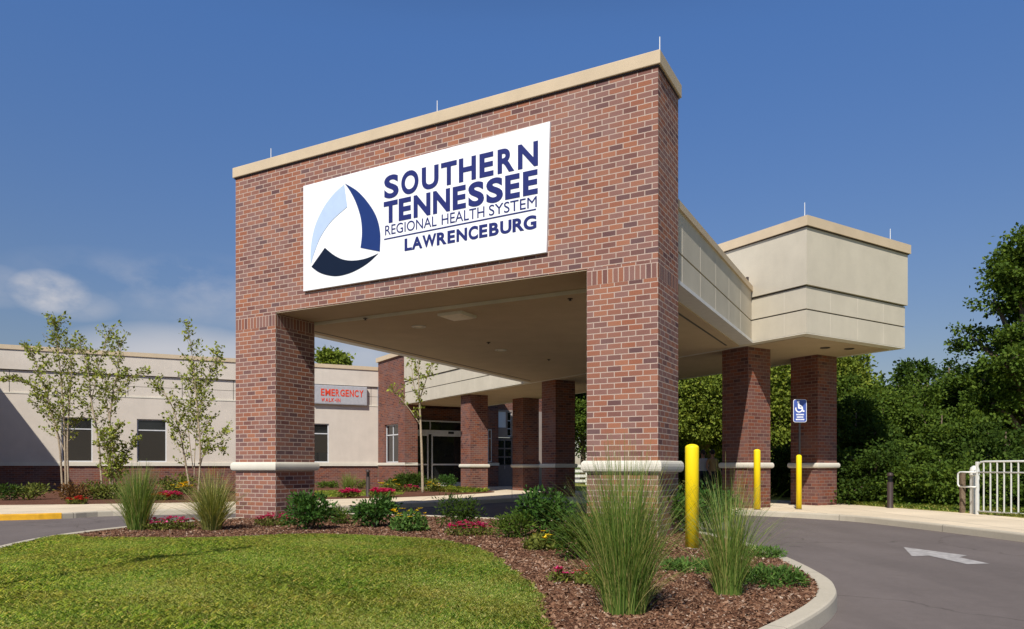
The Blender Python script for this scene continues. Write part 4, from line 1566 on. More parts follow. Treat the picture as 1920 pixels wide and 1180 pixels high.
# dark green laurel-like shrubs
SH = 'dark green shrubs on the island'
SL = lambda px, py, r, h, n, leaf, mat, label, **k: shrub('shrub', P3(px, py, MZ), r, h, n, leaf, mat, label, group=SH, **k)
SL(580, 993, 0.42, 0.72, 1900, 0.085, M['leaf_laurel'], 'rounded dark green shrub at the right foot of the left brick pillar')
SL(634, 983, 0.24, 0.40, 800, 0.085, M['leaf_mid'], 'small spiky green shrub between two rounded dark shrubs', ratio=0.22)
SL(702, 988, 0.41, 0.58, 1900, 0.085, M['leaf_laurel'], 'rounded dark green shrub left of the yellow flowers')
SL(858, 990, 0.42, 0.60, 1500, 0.075, M['leaf_dark'], 'dull dark green shrub behind the widest pink flower patch', ratio=0.3)
SL(1022, 1006, 0.46, 0.80, 2200, 0.085, M['leaf_laurel'], 'tallest dark green shrub, left of the right brick pillar')
SL(965, 1008, 0.34, 0.46, 1400, 0.075, M['leaf_mid'], 'lower mid green shrub leaning against the tallest dark shrub', ratio=0.3)
SL(1090, 1050, 0.40, 0.62, 1900, 0.075, M['leaf_dark'], 'dark green shrub tucked behind the tallest ornamental grass', ratio=0.35)
SL(1262, 1000, 0.42, 0.75, 1500, 0.085, M['leaf_laurel'], 'dark shrub between the right brick pillar and the front yellow bollard')
SL(1335, 990, 0.45, 0.80, 1600, 0.085, M['leaf_laurel'], 'dark shrub just right of the front yellow bollard')
# flowers
PK = 'pink flower patches on the island'
FL = lambda px, py, rx, ry, h, nl, nf, lm, fm, label, g, **k: flowers('flower_patch', P3(px, py, MZ), rx, ry, h, nl, nf, 6, lm, fm, label, g, **k)
FL(318, 993, 0.50, 0.3, 0.22, 900, 75, M['leaf_olive'], M['pink'], 'pink flower patch between the two left ornamental grasses', PK, fsize=0.045)
FL(512, 986, 0.36, 0.25, 0.22, 700, 55, M['leaf_olive'], M['pink'], 'pink flower patch against the front of the left brick pillar', PK, fsize=0.045)
FL(880, 1004, 0.40, 0.25, 0.22, 800, 70, M['leaf_olive'], M['pink'], 'widest pink flower patch, at the curved edge of the lawn', PK, fsize=0.042)
FL(1052, 1092, 0.13, 0.12, 0.13, 160, 9, M['leaf_olive'], M['pink'], 'single pink bloom on the mulch left of the tallest grass', PK, fsize=0.04)
FL(1118, 1098, 0.22, 0.2, 0.18, 420, 12, M['leaf_olive'], M['red'], 'sparse red-flowered plant at the foot of the tallest grass', 'red flowers on the island', fsize=0.03)
YL = 'yellow flower plants on the island'
FL(768, 996, 0.33, 0.28, 0.42, 900, 13, M['leaf_cover'], M['gold'], 'yellow-flowered plant right of the rounded dark shrub', YL, fsize=0.065, leaf=0.08)
FL(1022, 1030, 0.30, 0.25, 0.24, 900, 8, M['leaf_olive'], M['gold'], 'yellow-flowered plant in front of the tallest dark shrub', YL, fsize=0.055, leaf=0.07)
# creeping ground cover
GC = 'creeping green plants on the island'
FLc = lambda px, py, rx, ry, h, n, label: shrub('creeping_plant', P3(px, py, MZ), max(rx, ry), h, n, 0.055, M['leaf_cover'], label, 'ground cover plant', GC, 0.8, 0.3,
                                                 [(0, 0, h * .4, rx, ry, h * .6), (rx * .4, -ry * .3, h * .45, rx * .5, ry * .5, h * .5), (-rx * .5, ry * .2, h * .4, rx * .4, ry * .5, h * .5)], 6)
FLc(1292, 1072, 0.26, 0.3, 0.12, 1300, 'low creeping green plant between the tallest grass and the kerb-side grass')
FLc(1446, 1096, 0.30, 0.35, 0.15, 2000, 'low creeping green plant in the curve of the kerb')
FLc(1432, 1046, 0.22, 0.25, 0.12, 900, 'low creeping green plant spilling onto the kerb behind the kerb-side grass')

# ------------------------------------------------------------------ bollards
YB = 'yellow bollards along the drive'


def bollard(px, zb, Y, h, r, label):
    b = empty('bollard', ((px - 960) / FPX * Y, Y, zb))
    tag(b, label, 'bollard', YB)
    prof = [(r, -0.1), (r, h - 0.05)] + [(r * math.cos(t), h - 0.05 + 0.05 * math.sin(t)) for t in np.linspace(0.15, 1.45, 7)]
    MB().lathe(prof, 28).build('sleeve', M['yellow'], b, smooth=True)
    MB().lathe([(r + 0.012, -0.1), (r + 0.012, 0.006), (r + 0.002, 0.012)], 24).build('base_grout', M['asphalt'], b)
    return b


bollard(1297.5, MZ, 10.05, 1.44, 0.093, 'front yellow bollard standing in the mulch beside the right brick pillar')
bollard(1419.5, 0.13, 18.9, 1.57, 0.085, 'yellow bollard in front of the sunlit brick column')
bollard(1498, 0.13, 19.1, 1.43, 0.07, 'yellow bollard carrying the blue wheelchair sign')


def dark_bollard(px, py, zb, h, label):
    x, y = G(px, py, zb)
    b = empty('light_bollard', (x, y, zb))
    tag(b, label, 'bollard light', 'dark bollard lights')
    MB().lathe([(0.085, -0.05), (0.085, 0.012), (0.075, 0.016), (0.075, h - 0.26)], 20).build('post', M['bronze'], b, smooth=True)
    mb = MB()
    for k in range(4):
        z = h - 0.26 + k * 0.04
        mb.lathe([(0.05, z), (0.074, z + 0.008), (0.074, z + 0.02), (0.05, z + 0.028), (0.05, z + 0.04)], 20)
    mb.build('louvre', M['black'], b)
    MB().lathe([(0.078, h - 0.10), (0.082, h - 0.09), (0.082, h - 0.05), (0.06, h - 0.015), (0.02, h)], 20).build('cap', M['bronze'], b, smooth=True)


dark_bollard(1669, 952, 0.14, 0.95, 'dark brown bollard light in front of the leafy bank')
dark_bollard(690, 931, 0.155, 0.98, 'dark brown bollard light in the bed before the brick pavilion')

# ------------------------------------------------------------------ wheelchair sign
sx, sy = (1500 - 960) / FPX * 19.18, 19.18
hs = empty('accessible_parking_sign', (sx, sy, 0.13))
tag(hs, 'blue and white wheelchair sign on a thin black post', 'sign')
MB().box(-0.022, 0.022, 0.012, 0.05, 1.45, 2.90).build('post', M['black'], hs)


def rrect(x0, x1, z0, z1, r, n=6):
    out = []
    for cx, cz, a0 in ((x1 - r, z0 + r, -90), (x1 - r, z1 - r, 0), (x0 + r, z1 - r, 90), (x0 + r, z0 + r, 180)):
        for k in range(n + 1):
            t = R(a0 + 90 * k / n)
            out.append((cx + r * math.cos(t), cz + r * math.sin(t)))
    return out


zc = CZ - 0.13 + (HZ - 770.5) / FPX * sy
MB().extrude_xz(rrect(-0.175, 0.175, zc - 0.30, zc + 0.30, 0.05), 0.0, 0.012).build('sign_plate', M['sign_white'], hs)
MB().extrude_xz(rrect(-0.163, 0.163, zc - 0.288, zc + 0.288, 0.04), -0.003, -0.0004).build('sign_face', M['blue_sign'], hs)
ic = MB()
n = 24
wc = (-0.025, zc + 0.055)
for k in range(n):
    t0, t1 = R(-200 + 300 * k / n), R(-200 + 300 * (k + 1) / n)
    q = [(wc[0] + r * math.cos(t), wc[1] + r * math.sin(t)) for r, t in ((0.072, t0), (0.102, t0), (0.102, t1), (0.072, t1))]
    ic.extrude_xz(ccw(q), -0.006, -0.0032)


def bar(mb, a, b, w, y0=-0.0064, y1=-0.0032):
    a, b = Vector(a), Vector(b)
    t = (b - a).normalized() * w / 2
    nrm = Vector((-t.y, t.x))
    mb.extrude_xz(ccw([tuple(a - t * 0 - nrm), tuple(b - nrm), tuple(b + nrm), tuple(a + nrm)]), y0, y1)


bar(ic, (-0.04, zc + 0.19), (-0.03, zc + 0.06), 0.042)
bar(ic, (-0.03, zc + 0.135), (0.05, zc + 0.13), 0.028, -0.0068)
bar(ic, (-0.03, zc + 0.07), (0.055, zc + 0.065), 0.036, -0.0072)
bar(ic, (0.045, zc + 0.075), (0.085, zc - 0.025), 0.034, -0.0076)
bar(ic, (0.075, zc - 0.02), (0.115, zc - 0.005), 0.028, -0.008)
ic.extrude_xz([(-0.042 + 0.03 * math.cos(2 * math.pi * k / 14), zc + 0.232 + 0.03 * math.sin(2 * math.pi * k / 14)) for k in range(14)], -0.006, -0.0032)
ic.build('wheelchair_symbol', M['sign_white'], hs)
# three short unreadable lines of white print below the symbol, as bars of lettering
ln = MB()
for k, (z, a) in enumerate(((zc - 0.10, 0.10), (zc - 0.165, 0.085), (zc - 0.23, 0.11))):
    x = -a
    while x < a - 0.01:
        wdt = random.uniform(0.016, 0.03)
        ln.extrude_xz([(x, z - 0.018), (min(x + wdt, a), z - 0.018), (min(x + wdt, a), z + 0.018), (x, z + 0.018)], -0.005, -0.0032)
        x += wdt + 0.008
ln.build('small_print', M['sign_white'], hs)

# ------------------------------------------------------------------ railing on the right
rl = empty('guard_railing', (10.87, 17.05, 0.13), math.atan2(-0.957, 0.29))
tag(rl, 'white metal guard railing with pickets and a looped handrail at the right edge', 'railing')
rl_len = 4.2
mb = MB()
mb.tube([(0.0, 0, 0.55), (0.0, 0, 1.08), (0.03, 0, 1.17), (0.1, 0, 1.225), (0.2, 0, 1.235), (rl_len, 0, 1.235)], 0.022, 10)
mb.build('top_rail', M['white_paint'], rl, smooth=True)
MB().tube([(-0.02, 0, 0.985), (rl_len, 0, 0.985)], 0.018, 8).build('middle_rail', M['white_paint'], rl, smooth=True)
MB().tube([(-0.02, 0, 0.08), (rl_len, 0, 0.08)], 0.018, 8).build('bottom_rail', M['white_paint'], rl, smooth=True)
lp = []
x0, x1, z0, z1, rr = -0.46, 0.02, 0.64, 0.985, 0.07
for q in [(x1, z1), (x0 + rr, z1)] + [(x0 + rr + rr * math.cos(t), z1 - rr + rr * math.sin(t)) for t in np.linspace(math.pi / 2, math.pi, 6)] + \
         [(x0 + rr + rr * math.cos(t), z0 + rr + rr * math.sin(t)) for t in np.linspace(math.pi, 1.5 * math.pi, 6)] + [(x0 + rr, z0), (x1, z0)]:
    lp.append((q[0], -0.06, q[1]))
MB().tube(lp, 0.02, 10).build('handrail_loop', M['white_paint'], rl, smooth=True)
for x in (0.0, 2.0, 4.0):
    MB().box(x - 0.024, x + 0.024, -0.024, 0.024, -0.1, 1.232).build('post', M['white_paint'], rl)
x = 0.17
while x < rl_len:
    MB().box(x - 0.011, x + 0.011, -0.011, 0.011, 0.085, 1.232).build('picket', M['white_paint'], rl)
    x += 0.168
ppx, ppy = 11.0, 17.35
pt = empty('gate_post', (ppx, ppy, 0.1))
tag(pt, 'white vinyl post with a bulged cap beside the end of the guard railing', 'post')
MB().box(-0.07, 0.07, -0.07, 0.07, 0.0, 0.93).build('post', M['white_paint'], pt)
MB().lathe([(0.10, 0.93), (0.115, 0.96), (0.10, 1.0), (0.11, 1.05), (0.085, 1.13), (0.03, 1.17)], 16).build('cap', M['white_paint'], pt, smooth=True)
wp = empty('timber_post', (10.88, 17.62, 0.1))
tag(wp, 'weathered brown timber post behind the railing loop', 'post')
o = MB().box(-0.05, 0.05, -0.05, 0.05, 0.0, 1.0).build('post', M['wood'], wp)
bevel(o, 0.01, 1)
MB().box(-0.06, 0.06, -0.06, 0.06, 1.0, 1.02).build('cap', M['wood'], wp)

# white rail fence far behind the canopy
fc = empty('rail_fence', (3.4, 44.0, 0.1), 0.1)
tag(fc, 'white slatted fence in the distance beyond the canopy columns', 'fence')
for x in np.arange(-2.5, 3.1, 1.8):
    MB().box(x - 0.06, x + 0.06, -0.06, 0.06, 0.0, 1.35).build('post', M['white_paint'], fc)
for z in (0.2, 0.5, 0.8, 1.1):
    MB().box(-2.5, 2.9, -0.085, -0.061, z, z + 0.16).build('rail', M['white_paint'], fc)

# ------------------------------------------------------------------ direction arrow painted on the road
ap = [(1694, 1026), (1710, 1043), (1742, 1042), (1813.5, 1058), (1856, 1057), (1797.5, 1045), (1813.5, 1041.7)]
mb = MB()
mb.face([(*G(px, py, 0.004), 0.004) for px, py in ap][::1])
ar = mb.build('road_arrow', M['road_paint'])
if ar.data.polygons[0].normal.z < 0:
    ar.data.flip_normals()
tag(ar, 'worn white direction arrow painted on the asphalt drive', 'road marking', kind='structure')

# ------------------------------------------------------------------ young trees in front of the wing
YT = 'young slender trees in front of the wing'
m_px = 30.0 / FPX


def yt(px, Y, stems, label, **k):
    s2 = []
    r = random.Random(len(label))
    for st in stems:
        dy = r.uniform(-.5, .5)
        s2.append([((x - px) / FPX * Y, dy * i / len(st), CZ - 0.155 + (HZ - y) / FPX * Y) if (i or y < 905) else ((x - px) / FPX * Y, r.uniform(-.06, .06), -0.05) for i, (x, y) in enumerate(st)])
    return young_tree('young_tree', ((px - 960) / FPX * Y, Y, 0.155), s2, label, group=YT, **k)


yt(125, 29.5, [[(118, 925), (113, 830), (98, 760), (78, 690), (66, 655)], [(124, 925), (122, 800), (118, 720), (112, 640), (113, 606)],
               [(128, 925), (128, 830), (134, 740), (138, 690), (128, 640)], [(122, 850), (100, 790), (75, 740), (45, 715), (12, 712)]],
   'young tree with four fanning stems in front of the leftmost window', density=1.25, leaf=0.118)
yt(192, 29.0, [[(193, 915), (185, 830), (172, 750), (165, 690), (150, 640)], [(172, 750), (182, 690), (190, 650), (200, 616)], [(208, 915), (206, 800), (212, 740), (222, 690), (229, 640)],
               [(206, 800), (196, 730), (186, 700)], [(212, 740), (236, 715), (262, 700)]],
   'young tree with a bare leaning trunk between the two left windows', density=1.1, leaf=0.118, start=0.30)
yt(214, 28.2, [[(211, 915), (206, 860), (200, 810)], [(212, 915), (216, 850), (228, 800)], [(213, 915), (222, 870), (246, 825)]],
   'short bushy sapling at the foot of the leaning young tree', density=2.6, leaf=0.13, start=0.2, br=(0.3, 0.7), trunk_r=0.03)
yt(358, 28.5, [[(357, 912), (350, 870), (338, 800), (322, 750), (300, 722)], [(371, 912), (377, 850), (372, 760), (366, 680), (358, 612)], [(364, 900), (366, 820), (380, 730), (392, 690), (404, 660)],
               [(362, 880), (352, 800), (356, 740), (360, 690)], [(374, 880), (392, 830), (424, 810)], [(372, 870), (396, 840), (420, 842)]],
   'young V-trunked tree just left of the left brick pillar', density=1.2, leaf=0.118, start=0.22)
yt(792, 30.6, [[(793, 915), (791, 840), (788, 760), (786, 700), (790, 650)], [(790, 800), (770, 770), (750, 745), (736, 730)], [(788, 745), (800, 710), (812, 680)], [(789, 760), (776, 720), (772, 675)]],
   'thin young tree with a single pale trunk before the pavilion doors', density=0.8, leaf=0.13, start=0.40, br=(0.25, 0.65), trunk_r=0.065)
# a young tree outside the picture whose shadow lies across the lawn
yt_s = young_tree('young_tree', (-4.95, 5.2, 0.15), [[(0, 0, -.05), (0.05, 0, 1.6), (0.0, 0.05, 3.2), (0.1, 0, 4.6)]], 'young lawn tree standing at the left end of the island, outside the picture', density=0.8,
                  leaf=0.11, start=0.6, trunk_r=0.04, br=(0.2, 0.5))

# ------------------------------------------------------------------ plants of the bed before the wing
BZ = 0.155
BS = 'shrubs in the bed before the wing'
B = lambda px, py, r, h, n, leaf, mat, label, **k: shrub('shrub', P3(px, py, BZ), r, h, n, leaf, mat, label, group=BS, **k)
B(138, 938, 0.45, 0.55, 700, 0.11, M['leaf_russet'], 'reddish brown shrub at the foot of the leftmost young tree')
B(192, 936, 0.75, 0.60, 1100, 0.12, M['leaf_olive'], 'wide olive shrub under the leaning young tree')
B(330, 925, 0.75, 0.75, 1100, 0.13, M['leaf_olive'], 'olive shrub under the V-trunked young tree')
B(60, 937, 0.5, 0.5, 600, 0.11, M['leaf_olive'], 'olive shrub in the shaded left end of the bed')
B(20, 938, 0.5, 0.6, 500, 0.11, M['leaf_dark'], 'dark shrub at the shaded far left edge of the bed')
B(765, 918, 0.85, 0.80, 2600, 0.12, M['leaf_dark'], 'wide dark hedge shrub below the pavilion window')
B(738, 918, 0.5, 0.5, 900, 0.12, M['leaf_mid'], 'mid green shrub at the left end of the dark hedge shrub')
B(838, 915, 0.45, 0.66, 1200, 0.11, M['leaf_laurel'], 'round clipped dark shrub before the entrance doors')
B(808, 918, 0.42, 0.55, 700, 0.11, M['leaf_olive'], 'olive shrub right of the thin pale-trunked tree')
B(606, 915.5, 0.32, 0.34, 500, 0.10, M['leaf_mid'], 'small green shrub right behind the left brick pillar')
B(623, 915, 0.34, 0.34, 500, 0.10, M['leaf_mid'], 'small green shrub by the brick base, left of the tall wispy grass')
B(677, 916, 0.45, 0.42, 600, 0.10, M['leaf_olive'], 'small olive shrub just left of the dark bollard light')
grass_tuft('ornamental_grass', P3(653, 918, BZ), 260, 1.0, 0.4, M['reed'], 'wispy ornamental grass by the brick base of the wing', r0=0.2, w=0.02, droop=0.4, group='grasses in the bed before the wing')
PB = 'flowers in the bed before the wing'
F2 = lambda px, py, rx, ry, h, nl, nf, lm, fm, label, **k: flowers('flower_patch', P3(px, py, BZ), rx, ry, h, nl, nf, 6, lm, fm, label, PB, **k)
F2(654, 933, 0.42, 0.3, 0.28, 400, 90, M['leaf_olive'], M['pink'], 'pink flower patch left of the dark bollard light', fsize=0.09, leaf=0.09)
F2(716, 932, 0.48, 0.3, 0.30, 400, 110, M['leaf_olive'], M['pink'], 'pink flower patch right of the dark bollard light', fsize=0.09, leaf=0.09)
F2(766, 922, 0.5, 0.3, 0.28, 400, 30, M['leaf_olive'], M['pink'], 'pink flowers in front of the dark hedge shrub', fsize=0.08, leaf=0.09)
F2(732, 923, 0.5, 0.3, 0.50, 500, 10, M['leaf_olive'], M['gold'], 'yellow flowers at the left end of the dark hedge shrub', fsize=0.10, leaf=0.12)
F2(814, 922, 0.4, 0.3, 0.4, 400, 8, M['leaf_olive'], M['gold'], 'yellow flowers beside the thin pale-trunked tree', fsize=0.10, leaf=0.12)
F2(318, 937, 0.45, 0.3, 0.25, 400, 70, M['leaf_olive'], M['pink'], 'pink flowers behind the left ornamental grass', fsize=0.08, leaf=0.09)
F2(296, 938, 0.4, 0.3, 0.22, 300, 40, M['leaf_olive'], M['red'], 'red flowers at the pavement edge behind the left ornamental grass', fsize=0.07, leaf=0.09)
F2(340, 928, 0.45, 0.3, 0.5, 400, 15, M['leaf_olive'], M['gold'], 'yellow flowers under the V-trunked young tree', fsize=0.11, leaf=0.1)
F2(145, 944, 0.3, 0.25, 0.2, 300, 30, M['leaf_olive'], M['red'], 'red flowers at the edge of the bed below the leftmost young tree', fsize=0.07, leaf=0.09)
cv = lawn_blades('cover_grass', cover_poly, 9000, 0.2, lambda x, y: 0.155 + 0 * x, M['lawn'], 0.02)
tag(cv, 'green ground cover at the corner of the bed by the pavement', 'ground cover')

# ------------------------------------------------------------------ trees and bushes beyond the pavement
TB = 'trees beyond the canopy'
X = lambda px, Y: (px - 960) / FPX * Y
Zp = lambda py, Y: CZ + (HZ - py) / FPX * Y
# tall broadleaf tree at the right edge
Y = 25.0
lob = []
for px, py, r in ((1896, 482, .75), (1868, 520, .55), (1848, 562, .62), (1890, 560, .8), (1846, 622, .6), (1885, 640, .7), (1842, 690, .6), (1880, 705, .85), (1862, 760, .8), (1925, 470, .8), (1935, 560, 1.0),
                  (1930, 650, 1.0), (1925, 740, 1.1), (1985, 500, 1.2), (1990, 620, 1.4), (1985, 740, 1.4), (2040, 560, 1.3), (2040, 700, 1.4)):
    lob.append((X(px, Y) - X(1935, Y), random.uniform(-1.2, 1.2), Zp(py, Y), r, r, r * .78))
big_tree('broadleaf_tree', (X(1935, Y), Y, 0.0), lob, 560, 110, 0.20, 0.125, M['leaf_mid'], 'tallest dark green broadleaf tree at the right edge of the picture', group=TB, trunk_r=0.3, shell=0.6)
# trees on the skyline between the walkway end and the tall tree
for px, py, Y, w, base, mat, lab, nm in (
        (1812, 690, 30, 1.1, 1.2, 'leaf_dark', 'dark broadleaf tree just left of the tallest tree', 'broadleaf_tree'),
        (1862, 675, 29, 1.5, 1.2, 'leaf_dark', 'dark tree filling the gap under the tallest tree', 'broadleaf_tree'),
        (1592, 655, 30, 1.3, 0.8, 'leaf_bright', 'bright yellow-green tree right behind the outer walkway column', 'broadleaf_tree'),
        (1465, 640, 31, 1.5, 0.6, 'leaf_bright', 'bright green tree seen between the two right walkway columns', 'broadleaf_tree'),
        (1325, 650, 36, 2.3, 1.6, 'leaf_bright', 'light green tree between the right brick pillar and the sunlit column', 'broadleaf_tree'),
        (1260, 640, 38, 2.2, 0.8, 'leaf_mid', 'green tree partly hidden by the right brick pillar', 'broadleaf_tree'),
        (1390, 650, 37, 2.0, 0.8, 'leaf_mid', 'green tree partly hidden by the sunlit brick column', 'broadleaf_tree'),
        (1092, 650, 46, 2.4, 1.6, 'leaf_mid', 'green tree behind the distant white fence', 'broadleaf_tree'),
        (1530, 650, 40, 2.6, 0.8, 'leaf_mid', 'green tree hidden behind the outer walkway column', 'broadleaf_tree')):
    h = Zp(py, Y) - 0.25 * w
    big_tree(nm, (X(px, Y), Y, 0.0), lobes_round(h, w, base, 8, int(px)), int(130 * w), 100, 0.28, 0.145, M[mat], lab, group=TB, trunk_r=0.16)
for px, py, Y, w, mat, lab in (
        (1655, 728, 28.0, 1.0, 'leaf_mid', 'upright green tree just right of the slim pointed tree'),
        (1694, 722, 29.0, 0.9, 'leaf_dark', 'narrow dark tree below the open-crowned tree'),
        (1738, 702, 28.5, 1.1, 'leaf_mid', 'upright green tree right of the open-crowned tree'),
        (1779, 668, 28.5, 1.15, 'leaf_dark', 'tall dark tree leaning against the tallest tree'),
        (1600, 720, 27.0, 0.9, 'leaf_mid', 'narrow green tree in front of the bright yellow-green tree')):
    h = Zp(py, Y)
    r = random.Random(px)
    lob = [(r.uniform(-.2, .2) * w, r.uniform(-.2, .2) * w, h * f, w * q, w * q, w * 0.6) for f, q in ((.22, .7), (.40, .75), (.58, .62), (.76, .45), (.92, .25))]
    lob += [(r.uniform(-.8, .8) * w, r.uniform(-.5, .5) * w, h * r.uniform(.35, .85), w * .32, w * .32, w * .28) for k in range(7)]
    big_tree('upright_tree', (X(px, Y), Y, 0.0), lob, int(150 * w), 90, 0.19, 0.115, M[mat], lab, 'tree', TB, trunk_r=0.12, shell=0.5)
# sparse open-crowned tree breaking the skyline
Y = 33
lob = [(X(px, Y) - X(1708, Y), random.uniform(-.5, .5), Zp(py, Y), r, r, r * .8) for px, py, r in ((1690, 700, .34), (1705, 688, .32), (1725, 695, .34), (1740, 690, .3), (1716, 715, .3), (1686, 708, .25), (1752, 700, .35))]
big_tree('open_tree', (X(1708, Y), Y, 0.0), lob, 60, 26, 0.16, 0.16, M['leaf_dark'], 'open-crowned tree whose thin top stands out on the skyline', group=TB, trunk_r=0.12, shell=0.3)
# slim pointed tree
Y = 33
lob = [(0, 0, Zp(y, Y), r, r, .8) for y, r in ((706, .28), (735, .5), (770, .8), (810, 1.0), (850, 1.1))]
lob += [(0.9, 0.2, Zp(745, Y), .5, .5, .6), (1.2, 0, Zp(790, Y), .8, .8, .9)]
big_tree('pointed_tree', (X(1622, Y), Y, 0.0), lob, 200, 90, 0.18, 0.11, M['leaf_mid'], 'slim pointed tree behind the leafy bank, right of the bright tree', group=TB, trunk_r=0.12)
# the leafy bank: big bushes standing shoulder to shoulder
LBK = 'bushes of the leafy bank'
for px, py, Y, w, mat, lab in (
        (1604, 765, 23.5, 1.25, 'leaf_dark', 'dark leafy bush beside the outer walkway column'),
        (1655, 742, 25.0, 1.5, 'leaf_mid', 'tall green bush behind the dark bollard light'),
        (1712, 735, 25.5, 1.6, 'leaf_mid', 'tallest green bush of the bank, under the open-crowned tree'),
        (1765, 750, 24.0, 1.5, 'leaf_mid', 'broad green bush left of the railing'),
        (1825, 775, 23.0, 1.4, 'leaf_dark', 'dark bush behind the looped end of the railing'),
        (1885, 800, 22.0, 1.3, 'leaf_dark', 'dark bush seen through the railing pickets'),
        (1632, 850, 21.6, 0.85, 'leaf_dark', 'low dark bush directly left of the dark bollard light'),
        (1700, 850, 21.2, 0.95, 'leaf_mid', 'low leafy bush directly right of the dark bollard light'),
        (1760, 862, 20.5, 0.95, 'leaf_mid', 'low leafy bush midway between bollard light and railing'),
        (1815, 868, 19.9, 0.9, 'leaf_mid', 'low leafy bush touching the railing loop'),
        (1950, 860, 19.5, 1.0, 'leaf_dark', 'low dark bush behind the right end of the railing'),
        (1350, 858, 27.5, 1.0, 'leaf_dark', 'low dark bush in the shade behind the two people'),
        (1470, 850, 26.5, 1.0, 'leaf_dark', 'low dark bush between the two right walkway columns'),
        (1290, 860, 30.0, 1.1, 'leaf_dark', 'low dark bush seen behind the front yellow bollard')):
    h = Zp(py, Y)
    n = 13
    r = random.Random(px)
    lob = [(0, 0, h * .40, w * .75, w * .65, h * .38)]
    for k in range(n):
        a = 2 * math.pi * k / n + r.uniform(-.3, .3)
        z = h * r.uniform(.12, .95)
        q = w * r.uniform(.35, .95) * (1.15 - 0.5 * z / h)
        s = w * r.uniform(.16, .44)
        lob.append((math.cos(a) * q, math.sin(a) * q, z, s, s, s * r.uniform(.7, 1.3)))
    t = big_tree('bush', (X(px, Y), Y, 0.1), lob, int(105 * w * max(1, h / 2.2)), 85, 0.16, 0.098, M[mat], lab, 'bush', LBK, trunk_r=0.07, shell=0.6, zmin=0.02)
# tree top showing over the wing roof
Y = 68
h = Zp(657, Y)
big_tree('broadleaf_tree', (X(618, Y), Y, 0.0), lobes_round(h, 1.7, h - 3.6, 7, 5), 110, 40, 0.32, 0.34, M['leaf_bright'], 'small tree top rising above the roof of the stucco wing', group=TB, trunk_r=0.2)
# woods closing the view far behind
for k, (px, py, Y, w) in enumerate(((1180, 700, 62, 4.5), (1320, 715, 60, 4.5), (1450, 712, 58, 4.5), (1570, 725, 55, 4.2), (1680, 735, 50, 3.8), (1780, 720, 46, 3.6), (1890, 700, 42, 3.6), (2010, 690, 40, 3.8))):
    h = Zp(py, Y)
    t = big_tree('woodland_tree', (X(px, Y), Y, 0.0), lobes_round(h, w, 0.4, 9, k), int(70 * w), 45, 0.42, 0.34, M['leaf_dark'], 'dark tree of the woodland edge, far behind the leafy bank', group='woodland edge trees', trunk_r=0.2)

# ------------------------------------------------------------------ two people in the shade of the walkway


